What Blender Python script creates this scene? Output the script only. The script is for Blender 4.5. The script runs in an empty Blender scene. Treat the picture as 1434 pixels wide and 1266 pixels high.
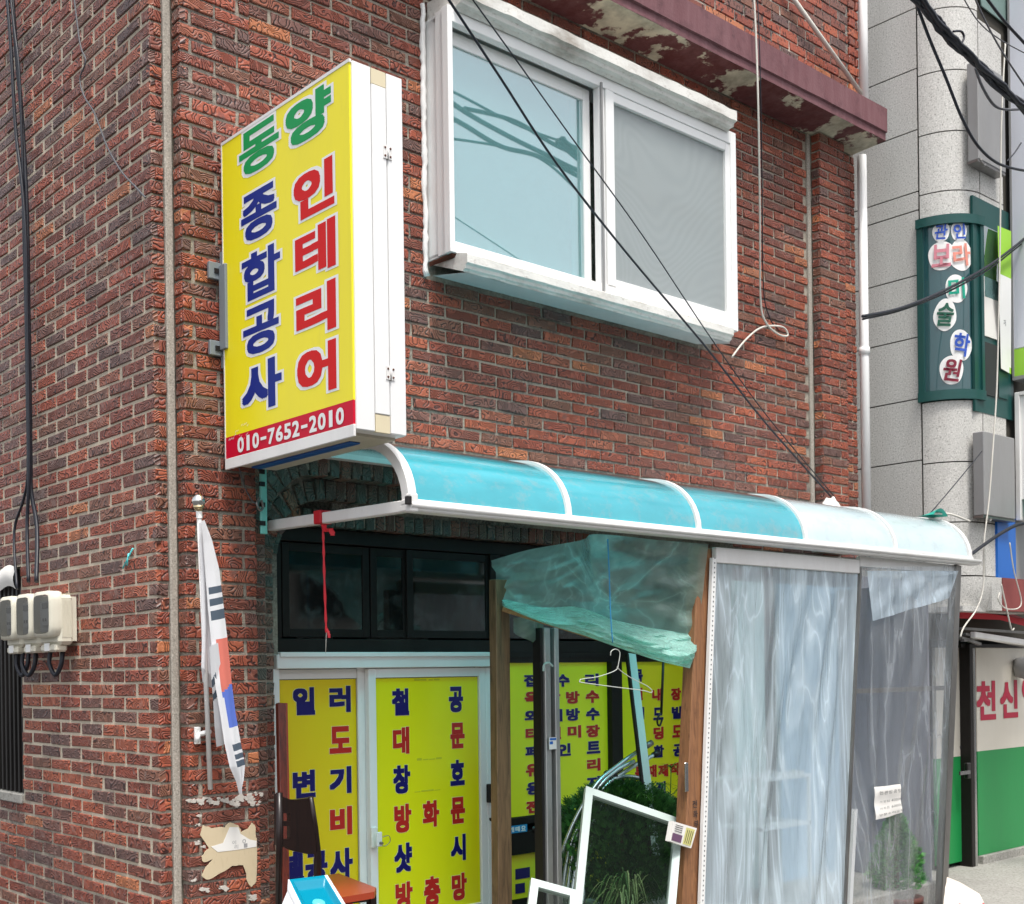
import bpy, math, random
from math import sin, cos, pi, radians
from mathutils import Vector, Matrix, noise
random.seed(11)
R_ = random.random
def ru(a, b): return a + (b - a) * random.random()
C = bpy.context.collection
S = bpy.context.scene

# ------------------------------------------------------------------ camera, sky, sun, exposure
FPX, PPX, PPY, ROLL = 1705., 583., 941., 0.0135      # lens in photo pixels, foot of the optical axis, camera roll
CAM = Vector((-2.684, -5.12, 1.75))
FW = Vector((.638, .770, 0)).normalized(); RT = Vector((FW.y, -FW.x, 0)); UP = Vector((0, 0, 1))
_c, _s = cos(ROLL), sin(ROLL)
cam = bpy.data.cameras.new('camera'); co = bpy.data.objects.new('camera', cam); C.objects.link(co)
cr = RT * _c - UP * _s; cu = RT * _s + UP * _c; cb = -FW
co.matrix_world = Matrix(((cr.x, cu.x, cb.x, CAM.x), (cr.y, cu.y, cb.y, CAM.y), (cr.z, cu.z, cb.z, CAM.z), (0, 0, 0, 1)))
cam.sensor_width = 36; cam.lens = FPX / 1434 * 36
cam.shift_x = (717 - PPX) / 1434; cam.shift_y = (PPY - 633) / 1434
cam.clip_start = .05; cam.clip_end = 500
S.camera = co
SUN_EL, SUN_ROT = radians(66), radians(200)
w = bpy.data.worlds.new('World'); S.world = w; w.use_nodes = True
wn = w.node_tree; wn.nodes.clear()
sky = wn.nodes.new('ShaderNodeTexSky'); sky.sky_type = 'NISHITA'; sky.sun_disc = False
sky.sun_elevation = SUN_EL; sky.sun_rotation = SUN_ROT; sky.dust_density = 4; sky.air_density = 1
hs = wn.nodes.new('ShaderNodeHueSaturation'); hs.inputs['Saturation'].default_value = .30
bg = wn.nodes.new('ShaderNodeBackground'); bg.inputs[1].default_value = .13
wo = wn.nodes.new('ShaderNodeOutputWorld')
wn.links.new(sky.outputs[0], hs.inputs['Color']); wn.links.new(hs.outputs[0], bg.inputs[0]); wn.links.new(bg.outputs[0], wo.inputs[0])
sl = bpy.data.lights.new('sun', 'SUN'); sl.energy = 1.5; sl.angle = radians(10); sl.color = (1, .96, .9)
so = bpy.data.objects.new('sun', sl); C.objects.link(so)
sd = Vector((sin(SUN_ROT) * cos(SUN_EL), cos(SUN_ROT) * cos(SUN_EL), sin(SUN_EL)))
so.rotation_euler = sd.to_track_quat('Z', 'Y').to_euler()
S.view_settings.view_transform = 'Standard'; S.view_settings.look = 'None'
S.view_settings.gamma = 1; S.view_settings.use_curve_mapping = False
S.view_settings.exposure = 1.05
S.render.engine = 'CYCLES'
S.cycles.max_bounces = 8; S.cycles.transparent_max_bounces = 24

# survey of the street from the photograph: the point of a plane (axis, value) behind a photo pixel
AX = {'x': 0, 'y': 1, 'z': 2}
def at(px, py, ax, v):
    dx, dy = px - PPX, py - PPY
    d = RT * ((dx * _c - dy * _s) / FPX) - UP * ((dx * _s + dy * _c) / FPX) + FW
    i = AX[ax]
    return CAM + d * ((v - CAM[i]) / d[i])
def pix(p):
    q = Vector(p) - CAM; z = q.dot(FW); a = q.dot(RT) * FPX / z; b = -q.z * FPX / z
    return PPX + a * _c + b * _s, PPY - a * _s + b * _c, z

# ------------------------------------------------------------------ materials
def mat(name, col=(.5, .5, .5), rough=.5, metal=0., spec=.5, trans=0., ior=1.45, alpha=1., emit=None):
    m = bpy.data.materials.new(name); m.use_nodes = True
    b = m.node_tree.nodes['Principled BSDF']
    b.inputs['Base Color'].default_value = (*col, 1); b.inputs['Roughness'].default_value = rough
    b.inputs['Metallic'].default_value = metal; b.inputs['Specular IOR Level'].default_value = spec
    b.inputs['Transmission Weight'].default_value = trans; b.inputs['IOR'].default_value = ior
    b.inputs['Alpha'].default_value = alpha
    return m
class N:
    def __init__(s, m): s.t = m.node_tree; s.b = s.t.nodes['Principled BSDF']
    def n(s, typ, **k):
        o = s.t.nodes.new('ShaderNode' + typ)
        for a, v in k.items():
            if a in o.bl_rna.properties: setattr(o, a, v)
            else: o.inputs[a.replace('_', ' ')].default_value = v
        return o
    def l(s, a, b): s.t.links.new(a, b)
    def coord(s, kind='Object', scale=(1, 1, 1)):
        tc = s.n('TexCoord'); mp = s.n('Mapping'); mp.inputs['Scale'].default_value = scale
        s.l(tc.outputs[kind], mp.inputs[0]); return mp.outputs[0]
    def noise(s, vec, scale, detail=4, rough=.6, dist=0):
        o = s.n('TexNoise'); o.inputs['Scale'].default_value = scale; o.inputs['Detail'].default_value = detail
        o.inputs['Roughness'].default_value = rough; o.inputs['Distortion'].default_value = dist
        s.l(vec, o.inputs['Vector']); return o.outputs['Fac']
    def ramp(s, fac, stops, interp='LINEAR'):
        o = s.n('ValToRGB'); o.color_ramp.interpolation = interp; e = o.color_ramp.elements
        while len(e) < len(stops): e.new(.5)
        for i, (p, c) in enumerate(stops):
            e[i].position = p; e[i].color = (*c, 1) if len(c) == 3 else c
        s.l(fac, o.inputs[0]); return o.outputs[0]
    def mix(s, fac, a, b, mode='MIX'):
        o = s.n('Mix'); o.data_type = 'RGBA'; o.blend_type = mode
        for i, v in ((0, fac), (6, a), (7, b)):
            if hasattr(v, 'is_output'): s.l(v, o.inputs[i])
            else: o.inputs[i].default_value = v if i == 0 else (*v, 1)
        return o.outputs[2]
    def math(s, op, a, b=0.):
        o = s.n('Math'); o.operation = op
        for i, v in ((0, a), (1, b)):
            if hasattr(v, 'is_output'): s.l(v, o.inputs[i])
            else: o.inputs[i].default_value = v
        return o.outputs[0]
    def bump(s, h, strength=.3, dist=.005):
        o = s.n('Bump'); o.inputs['Strength'].default_value = strength; o.inputs['Distance'].default_value = dist
        s.l(h, o.inputs['Height']); s.l(o.outputs[0], s.b.inputs['Normal'])
def grey(v): return (v, v, v)
BK = grey(0); WH = grey(1)

def weathered(name, col, dirt_glow=(.25, .2, .15), amount=.35, rough=.4, scale=3., bump=.1, stretch=(1, 1, .35), metal=0.):
    m = mat(name, col, rough, metal); g = N(m); v = g.coord('Object', stretch)
    f = g.ramp(g.noise(v, scale, 8, .65), [(.48, BK), (.75, WH)])
    f2 = g.ramp(g.noise(v, scale * 9, 6, .7), [(.55, BK), (.72, WH)])
    f = g.math('MULTIPLY', g.math('MAXIMUM', f, g.math('MULTIPLY', f2, .6)), amount)
    g.l(g.mix(f, col, dirt_glow), g.b.inputs['Base Color'])
    g.bump(g.noise(v, scale * 12, 6), bump, .004)
    return m

def brick_mat(name, dash=False):
    m = mat(name, rough=.42); g = N(m)
    uv = g.n('UVMap'); uv.uv_map = 'uv'; u = uv.outputs[0]
    bc = g.n('Attribute'); bc.attribute_name = 'bc'; bc = bc.outputs['Fac']
    gr = g.n('Attribute'); gr.attribute_name = 'paint'; gr = gr.outputs['Fac']
    if dash:
        mp = g.n('Mapping'); mp.inputs['Rotation'].default_value = (0, 0, .75); mp.inputs['Scale'].default_value = (1, .35, 1); g.l(u, mp.inputs[0])
        sw = g.ramp(g.noise(mp.outputs[0], 60, 1, .5), [(.36, BK), (.42, WH)])
    else:
        n1 = g.noise(u, 10, 0, .5, .5)
        n2 = g.noise(u, 23, 0, .5)
        ph = g.math('ADD', g.math('MULTIPLY', n1, 40.), g.math('MULTIPLY', n2, 6.))
        s1 = g.math('ABSOLUTE', g.math('SINE', ph))
        vo = g.n('TexVoronoi'); vo.inputs['Scale'].default_value = 11; g.l(u, vo.inputs['Vector'])
        s2 = g.math('ABSOLUTE', g.math('SINE', g.math('MULTIPLY', vo.outputs['Distance'], 17.)))
        near = g.ramp(vo.outputs['Distance'], [(.27, WH), (.31, BK)])
        sw = g.mix(near, s1, s2)
        sw = g.ramp(sw, [(.08, BK), (.62, grey(.85)), (1, WH)])
    base = g.ramp(bc, [(0, (.19, .032, .018)), (.18, (.32, .060, .028)), (.36, (.24, .040, .022)), (.50, (.38, .086, .038)), (.57, (.15, .036, .026)),
                       (.70, (.13, .066, .058)), (.76, (.068, .055, .058)), (.83, (.16, .075, .05)), (.90, (.30, .085, .045)), (.96, (.50, .17, .065)), (1, (.32, .08, .045))], 'CONSTANT')
    oc = g.coord('Object')
    big = g.noise(oc, 9, 3, .6)
    dark = g.ramp(big, [(.60, BK), (.70, WH)])
    base = g.mix(g.math('MULTIPLY', dark, .75), base, (.055, .045, .05))
    fine = g.noise(u, 120, 3, .7)
    base = g.mix(g.ramp(fine, [(.3, grey(.0)), (.8, grey(.28))]), base, (.34, .11, .07))
    groove = g.ramp(sw, [(.10, WH), (.72, BK)])
    wear = g.ramp(g.noise(u, 6, 3, .6), [(.30, grey(.45)), (.52, grey(.92))])
    base = g.mix(g.math('MULTIPLY', groove, wear), base, (.035, .016, .014))
    crest = g.math('MULTIPLY', g.ramp(sw, [(.55, BK), (.78, WH), (.92, grey(.25))]), wear)
    base = g.mix(g.math('MULTIPLY', crest, .46), base, (.62, .27, .17))
    # soot and lime bloom
    soot = g.ramp(g.noise(oc, 1.1, 6, .65), [(.52, BK), (.68, WH)])
    base = g.mix(g.math('MULTIPLY', soot, .30), base, (.09, .075, .075))
    base = g.mix(g.math('MULTIPLY', gr, .80), base, (.05, .15, .13))
    g.l(base, g.b.inputs['Base Color'])
    g.l(g.ramp(g.noise(u, 40, 3), [(.3, grey(.28)), (.7, grey(.55))]), g.b.inputs['Roughness'])
    h = g.math('ADD', sw, g.math('MULTIPLY', fine, .5))
    g.bump(h, 1.0, .006)
    return m
def mortar_mat(name, a=(.40, .34, .27), b=(.14, .125, .115), th=(.5, .62)):
    m = mat(name, a, .95); g = N(m); v = g.coord()
    c = g.mix(g.ramp(g.noise(v, .9, 7, .7), [(th[0], BK), (th[1], WH)]), a, b)
    c = g.mix(g.ramp(g.noise(v, 60, 4, .8), [(.4, BK), (.7, grey(.6))]), c, (.6, .54, .44))
    g.l(c, g.b.inputs['Base Color']); g.bump(g.noise(v, 90, 6, .8), .8, .006)
    return m
def speckle(name, base, lt, dk, scale=160, rough=.6, streak=.25):
    m = mat(name, base, rough); g = N(m); v = g.coord()
    n = g.noise(v, scale, 2, .6)
    c = g.ramp(n, [(.33, dk), (.44, base), (.56, base), (.68, lt)])
    n3 = g.noise(g.coord('Object', (1, 1, .25)), 1.6, 8, .7)
    c = g.mix(g.math('MULTIPLY', g.ramp(n3, [(.45, BK), (.75, WH)]), streak), c, (.16, .15, .13))
    g.l(c, g.b.inputs['Base Color']); g.bump(n, .25, .002)
    return m
def peel(name, col, under, th=(.52, .54), scale=2.2, dark=(.06, .02, .025), grain=.35):
    m = mat(name, col, .65); g = N(m); v = g.coord()
    streak = g.noise(g.coord('Object', (1, 1, .12)), 14, 6, .7)
    c = g.mix(g.ramp(streak, [(.4, grey(0)), (.75, grey(grain))]), col, tuple(min(1, x * 1.6 + .12) for x in col))
    c = g.mix(g.ramp(g.noise(v, 7, 6, .7), [(.5, BK), (.75, grey(.7))]), c, dark)
    f = g.ramp(g.noise(v, scale, 9, .62), [(th[0], BK), (th[1], WH)])
    u2 = g.mix(g.ramp(g.noise(v, 6, 5), [(.4, BK), (.65, WH)]), under, tuple(x * .5 for x in under))
    g.l(g.mix(f, c, u2), g.b.inputs['Base Color']); g.bump(g.math('ADD', f, g.noise(v, 50, 5)), .5, .004)
    return m
def wood(name, a, b, rough=.6, dirsc=(6, 6, .5)):
    m = mat(name, a, rough); g = N(m); v = g.coord('Object', dirsc)
    n = g.noise(v, 9, 5, .6, 1.2)
    c = g.ramp(n, [(.3, b), (.55, a), (.75, tuple(x * 1.25 for x in a))])
    c = g.mix(g.ramp(g.noise(g.coord(), 5, 6, .7), [(.55, BK), (.8, grey(.7))]), c, tuple(x * .35 for x in b))
    g.l(c, g.b.inputs['Base Color']); g.bump(n, .3, .002)
    return m
def thin_fresnel(t, ior):
    """same reflectance from either side of a thin sheet"""
    ge = t.nodes.new('ShaderNodeNewGeometry'); mx = t.nodes.new('ShaderNodeMapRange')
    mx.inputs['To Min'].default_value = ior; mx.inputs['To Max'].default_value = 1 / ior
    t.links.new(ge.outputs['Backfacing'], mx.inputs['Value'])
    fr = t.nodes.new('ShaderNodeFresnel'); t.links.new(mx.outputs[0], fr.inputs[0]); return fr
def glassy(name, tint, alpha, rough=.03, refl=1., dcol=None, dirt_glow=0., moire=0.):
    m = mat(name, tint, rough); t = m.node_tree; g = N(m)
    for q in list(t.nodes):
        if q.type == 'BSDF_PRINCIPLED': t.nodes.remove(q)
    out = [n for n in t.nodes if n.type == 'OUTPUT_MATERIAL'][0]
    tr = t.nodes.new('ShaderNodeBsdfTransparent'); tr.inputs[0].default_value = (*tint, 1)
    df = t.nodes.new('ShaderNodeBsdfPrincipled'); df.inputs['Base Color'].default_value = (*(dcol or tint), 1); df.inputs['Roughness'].default_value = rough
    gl = t.nodes.new('ShaderNodeBsdfGlossy'); gl.inputs['Roughness'].default_value = rough
    m1 = t.nodes.new('ShaderNodeMixShader'); m1.inputs[0].default_value = alpha
    t.links.new(tr.outputs[0], m1.inputs[1]); t.links.new(df.outputs[0], m1.inputs[2])
    if dirt_glow:  # dust streaks that also paint in uneven light through the awning panels
        f = g.ramp(g.noise(g.coord('Object', (1.2, 5, 2)), 2.2, 8, .68), [(.35, grey(alpha - dirt_glow * .35)), (.72, grey(alpha + dirt_glow))]); g.l(f, m1.inputs[0])
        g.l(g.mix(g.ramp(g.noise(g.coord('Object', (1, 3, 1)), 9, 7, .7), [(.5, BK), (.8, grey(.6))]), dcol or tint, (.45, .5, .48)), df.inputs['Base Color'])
    if moire:
        n = g.math('SINE', g.math('MULTIPLY', g.noise(g.coord('Object', (1, 1, .8)), 1.1, 1, .4, .6), 260.))
        g.l(g.math('ADD', g.math('MULTIPLY', n, moire), alpha), m1.inputs[0])
    fr = thin_fresnel(t, 1.5)
    mu = t.nodes.new('ShaderNodeMath'); mu.operation = 'MULTIPLY'; mu.inputs[1].default_value = refl; mu.use_clamp = True
    t.links.new(fr.outputs[0], mu.inputs[0])
    m2 = t.nodes.new('ShaderNodeMixShader'); t.links.new(mu.outputs[0], m2.inputs[0])
    t.links.new(m1.outputs[0], m2.inputs[1]); t.links.new(gl.outputs[0], m2.inputs[2])
    t.links.new(m2.outputs[0], out.inputs[0])
    return m
def film_mat(name, col, lo, hi, tint=(1, 1, 1), rough=.22, sc=(9, 9, .8), crease=.6, trl=.6):
    """crumpled polythene: clear where it lies smooth, creases whitened to paint in glints of sky"""
    m = mat(name, col, rough); t = m.node_tree; g = N(m); pb = g.b
    out = [n for n in t.nodes if n.type == 'OUTPUT_MATERIAL'][0]
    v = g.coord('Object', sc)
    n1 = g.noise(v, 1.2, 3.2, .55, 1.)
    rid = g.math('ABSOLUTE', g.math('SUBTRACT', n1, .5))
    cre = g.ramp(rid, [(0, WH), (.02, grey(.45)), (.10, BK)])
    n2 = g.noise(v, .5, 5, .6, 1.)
    fac = g.math('ADD', g.ramp(n2, [(.35, grey(lo)), (.65, grey(hi))]), g.math('MULTIPLY', cre, crease * .5));  # creases whitened: sky glints put into the opacity
    bp = t.nodes.new('ShaderNodeBump'); bp.inputs['Strength'].default_value = .8; bp.inputs['Distance'].default_value = .03
    hgt = g.math('ADD', n1, g.math('MULTIPLY', g.noise(g.coord('Object', (sc[0] * 1.7, sc[1] * 1.7, sc[2] * 1.7)), 2.6, 4, .6, 2.), .35))
    g.l(hgt, bp.inputs['Height'])
    df = t.nodes.new('ShaderNodeBsdfDiffuse'); df.inputs[0].default_value = (*col, 1)
    tl = t.nodes.new('ShaderNodeBsdfTranslucent'); tl.inputs[0].default_value = (*col, 1)
    mm = t.nodes.new('ShaderNodeMixShader'); mm.inputs[0].default_value = trl
    g.l(df.outputs[0], mm.inputs[1]); g.l(tl.outputs[0], mm.inputs[2])
    tr = t.nodes.new('ShaderNodeBsdfTransparent'); tr.inputs[0].default_value = (*tint, 1)
    m1 = t.nodes.new('ShaderNodeMixShader'); g.l(fac, m1.inputs[0]); g.l(tr.outputs[0], m1.inputs[1]); g.l(mm.outputs[0], m1.inputs[2])
    gl = t.nodes.new('ShaderNodeBsdfGlossy'); gl.inputs['Roughness'].default_value = rough
    fr = thin_fresnel(t, 1.45)
    for q in (df, tl, gl, fr): g.l(bp.outputs[0], q.inputs['Normal'])
    m2 = t.nodes.new('ShaderNodeMixShader'); g.l(fr.outputs[0], m2.inputs[0]); g.l(m1.outputs[0], m2.inputs[1]); g.l(gl.outputs[0], m2.inputs[2])
    g.l(m2.outputs[0], out.inputs[0]); t.nodes.remove(pb)
    return m
def leaf_mat(name, a, b, rough=.55):
    m = mat(name, a, rough); g = N(m)
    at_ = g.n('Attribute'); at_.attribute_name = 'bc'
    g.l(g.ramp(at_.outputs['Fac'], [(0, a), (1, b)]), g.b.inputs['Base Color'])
    g.b.inputs['Transmission Weight'].default_value = 0
    return m

M = {}
M['brick'] = brick_mat('glazed_swirl_brick'); M['brick2'] = brick_mat('dashed_brick', True)
M['mortar'] = mortar_mat('mortar', (.35, .31, .25), (.10, .092, .085), (.42, .60)); M['mortarL'] = mortar_mat('mortar_left', (.56, .48, .37), (.14, .125, .11), (.50, .66))
M['mortarW'] = mortar_mat('mortar_white', (.62, .56, .48), (.10, .09, .09), (.42, .5))
M['joint'] = speckle('joint_sand', (.36, .33, .28), (.55, .5, .44), (.2, .18, .16), 140, .95, .5)
M['pvc'] = weathered('white_pvc', (.80, .80, .79), (.45, .42, .38), .12, .3, 2)
M['alu'] = weathered('white_aluminium', (.78, .77, .75), (.35, .3, .26), .25, .35, 4, .05)
M['plaster'] = weathered('stained_white_render', (.70, .69, .65), (.17, .13, .09), .8, .7, 5, .5, (.5, 1, 1))
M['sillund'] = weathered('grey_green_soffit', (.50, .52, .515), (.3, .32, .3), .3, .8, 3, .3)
M['maroon'] = peel('maroon_paint', (.15, .058, .066), (.45, .40, .3), (.80, .82), grain=.22)
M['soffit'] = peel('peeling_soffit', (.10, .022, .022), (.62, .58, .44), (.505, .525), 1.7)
M['rust'] = weathered('rust', (.10, .03, .015), (.02, .01, .01), .6, .9, 8, .5)
M['granite'] = speckle('grey_granite', (.55, .54, .51), (.70, .68, .65), (.31, .30, .28), 90, .6, .25)
M['granite2'] = speckle('dark_granite_tile', (.12, .105, .10), (.2, .18, .17), (.06, .055, .05), 120, .5)
M['groove'] = mat('joint_dark', (.05, .045, .035), .95)
M['teal'] = weathered('dark_teal_frame', (.01, .07, .064), (.05, .08, .07), .4, .35, 4)
M['glass'] = glassy('window_glass', (.62, .85, .83), .10, .015, 1.6)
M['glassT'] = glassy('bluish_glass', (.55, .90, .92), .30, .012, 6.5, (.42, .82, .84))
M['glassD'] = glassy('dark_glass', (.30, .32, .32), .30, .05, 1.2, (.03, .03, .03), .1)
M['net'] = glassy('insect_net', (.75, .78, .78), .42, .4, .5, (.56, .60, .60), 0, .012)
M['curtain'] = mat('pale_blue_curtain', (.50, .84, .85), .9)
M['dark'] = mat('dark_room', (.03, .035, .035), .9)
M['bronze'] = weathered('dark_bronze_aluminium', (.014, .012, .011), (.04, .037, .034), .4, .45, 4)
M['bronze'].node_tree.nodes['Principled BSDF'].inputs['Specular IOR Level'].default_value = .25
M['doorgreen'] = mat('deep_teal_panel', (.02, .10, .085), .4)
M['yel'] = weathered('sign_yellow', (.90, .78, .012), (.62, .52, .05), .28, .28, 1.6, .02, (1, 1, .3)); M['yelA'] = mat('poster_yellow_deep', (.78, .60, .012), .28)
M['yelB'] = mat('poster_yellow_lime', (.80, .76, .008), .28); M['yelC'] = mat('poster_yellow_green', (.82, .80, .02), .3)
M['sred'] = mat('sign_red', (.62, .004, .004), .3, spec=.2); M['spink'] = mat('sign_crimson', (.58, .004, .03), .3, spec=.2)
M['sblue'] = mat('sign_blue', (.006, .022, .22), .3, spec=.2); M['snavy'] = mat('poster_navy', (.006, .006, .12), .35)
M['pred'] = mat('poster_red', (.50, .02, .015), .35); M['sgreen'] = mat('sign_green', (.006, .30, .08), .3, spec=.2)
M['swhite'] = mat('print_white', (.82, .82, .80), .4); M['palline'] = mat('print_pale', (.80, .78, .45), .4)
M['bar'] = mat('blue_bar', (.006, .09, .33), .4)
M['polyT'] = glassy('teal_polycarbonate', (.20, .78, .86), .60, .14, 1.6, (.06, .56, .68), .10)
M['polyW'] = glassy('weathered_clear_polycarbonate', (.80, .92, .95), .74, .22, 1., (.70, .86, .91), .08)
M['dimg'] = mat('interior_shade_mauve', (.26, .25, .29), .7)  # dark tone standing for the shaded inside of the booth
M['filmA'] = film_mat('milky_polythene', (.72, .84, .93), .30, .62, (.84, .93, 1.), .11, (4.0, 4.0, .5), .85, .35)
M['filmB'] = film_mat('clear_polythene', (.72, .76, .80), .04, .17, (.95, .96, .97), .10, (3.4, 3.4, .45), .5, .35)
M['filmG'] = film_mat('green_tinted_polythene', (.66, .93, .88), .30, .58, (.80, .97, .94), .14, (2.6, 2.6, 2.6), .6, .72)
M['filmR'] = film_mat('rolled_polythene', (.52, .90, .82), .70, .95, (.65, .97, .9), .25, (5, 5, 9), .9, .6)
M['woodG'] = wood('weathered_timber', (.20, .115, .06), (.09, .055, .03))
M['woodO'] = wood('brown_timber', (.27, .125, .055), (.15, .065, .03))
M['woodB'] = wood('pale_batten', (.42, .22, .09), (.28, .13, .05), .6, (.5, 6, 6))
M['redwood'] = wood('red_brown_wood', (.13, .022, .012), (.05, .012, .008), .3)
M['chairD'] = wood('dark_chair_wood', (.012, .005, .004), (.006, .003, .003), .3)
M['seat'] = mat('orange_red_seat', (.32, .045, .018), .32)
M['steel'] = mat('stainless_steel', (.50, .50, .50), .22, 1.); M['steelD'] = weathered('dull_steel', (.26, .25, .24), (.08, .07, .06), .5, .35, 6, .05, (1, 1, .3), .8)
M['galv'] = weathered('galvanised_tube', (.60, .68, .68), (.25, .35, .35), .3, .25, 6, .05, (1, 1, 1), .85)
M['grey'] = weathered('grey_painted_steel', (.20, .23, .25), (.08, .08, .08), .4, .5, 4)
M['greyP'] = weathered('grey_panel', (.27, .27, .27), (.15, .14, .13), .4, .5, 2)
M['lav'] = mat('pale_lavender_board', (.62, .64, .70), .4)
M['mint'] = weathered('mint_batten', (.52, .70, .66), (.3, .4, .38), .3, .4, 3)
M['cable'] = mat('black_cable', (.012, .014, .022), .45); M['cableG'] = mat('grey_cable', (.10, .10, .11), .5)
M['cableW'] = weathered('white_cable', (.62, .60, .54), (.2, .18, .14), .4, .6, 6)
M['meter'] = weathered('cream_meter_plastic', (.66, .63, .52), (.4, .36, .28), .2, .35, 3)
M['meterG'] = glassy('meter_window', (.55, .56, .57), .12, .04, 1.4, (.05, .05, .05)); M['meterI'] = mat('meter_inside', (.36, .36, .35), .6)
M['grilleback'] = mat('green_blind', (.07, .25, .20), .5); M['blackbar'] = mat('black_bar', (.012, .010, .010), .4)
M['flagW'] = mat('flag_white', (.84, .84, .86), .8); M['flagR'] = mat('flag_red', (.75, .20, .15), .8)
M['flagB'] = mat('flag_blue', (.12, .20, .66), .8); M['flagK'] = mat('flag_grey', (.09, .12, .16), .8)
M['gold'] = mat('gold_ball', (.75, .60, .35), .2, 1.); M['silver'] = mat('silver_ball', (.75, .75, .72), .15, 1.)
M['paper'] = mat('paper_white', (.76, .74, .70), .85); M['paperC'] = weathered('cream_torn_paper', (.58, .48, .32), (.4, .32, .2), .5, .9, 8)
M['ink'] = mat('ink', (.02, .02, .025), .6); M['redrib'] = mat('red_ribbon', (.55, .008, .02), .5)
M['tealbr'] = mat('turquoise_bracket', (.20, .62, .55), .5); M['cyan'] = mat('cyan_plastic', (.0, .21, .32), .3)
M['cyanL'] = mat('pale_cyan_plastic', (.12, .70, .72), .3); M['wplast'] = mat('white_plastic', (.76, .78, .80), .3)
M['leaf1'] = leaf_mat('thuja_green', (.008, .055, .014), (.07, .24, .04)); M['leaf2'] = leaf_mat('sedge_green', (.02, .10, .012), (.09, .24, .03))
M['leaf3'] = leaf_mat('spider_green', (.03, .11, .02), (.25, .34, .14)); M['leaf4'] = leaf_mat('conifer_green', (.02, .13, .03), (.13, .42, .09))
M['pot'] = mat('brown_pot', (.09, .03, .022), .5); M['bark'] = mat('bark', (.08, .05, .03), .9)
M['hgreen'] = weathered('green_board', (.012, .24, .06), (.01, .15, .05), .3, .45, 1.5); M['hwhite'] = weathered('ivory_board', (.62, .58, .50), (.45, .4, .33), .3, .5, 1.5)
M['crim'] = mat('crimson_letter', (.42, .012, .045), .5); M['redaw'] = mat('red_canvas', (.55, .015, .03), .6)
M['redcon'] = weathered('red_painted_band', (.24, .055, .05), (.1, .04, .04), .6, .7, 4); M['bluep'] = mat('blue_panel', (.01, .13, .50), .4)
M['asph'] = speckle('asphalt', (.055, .055, .056), (.10, .10, .10), (.03, .03, .03), 120, .9); M['conc'] = speckle('concrete', (.32, .31, .28), (.4, .39, .36), (.2, .19, .17), 60, .9, .4)
M['lime'] = mat('lime_green', (.30, .58, .05), .6); M['tgreen'] = mat('teal_green', (.02, .36, .28), .5)
M['bayG'] = glassy('bay_glass', (.02, .09, .10), .80, .08, 1.3)
for k, c in dict(pink=(.62, .22, .27), salmon=(.72, .26, .20), dgreen=(.01, .10, .06), blue2=(.02, .08, .45), wine=(.20, .008, .03), bgreen=(.0, .33, .22)).items(): M['c_' + k] = mat('vinyl_' + k, c, .5)
M['purple'] = mat('purple_print', (.14, .07, .13), .5); M['clothp'] = mat('pale_canvas', (.66, .58, .50), .8); M['clothr'] = mat('pink_canvas', (.55, .10, .10), .8)
M['bluefilm'] = mat('pale_blue_panel', (.38, .60, .78), .35)

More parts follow.
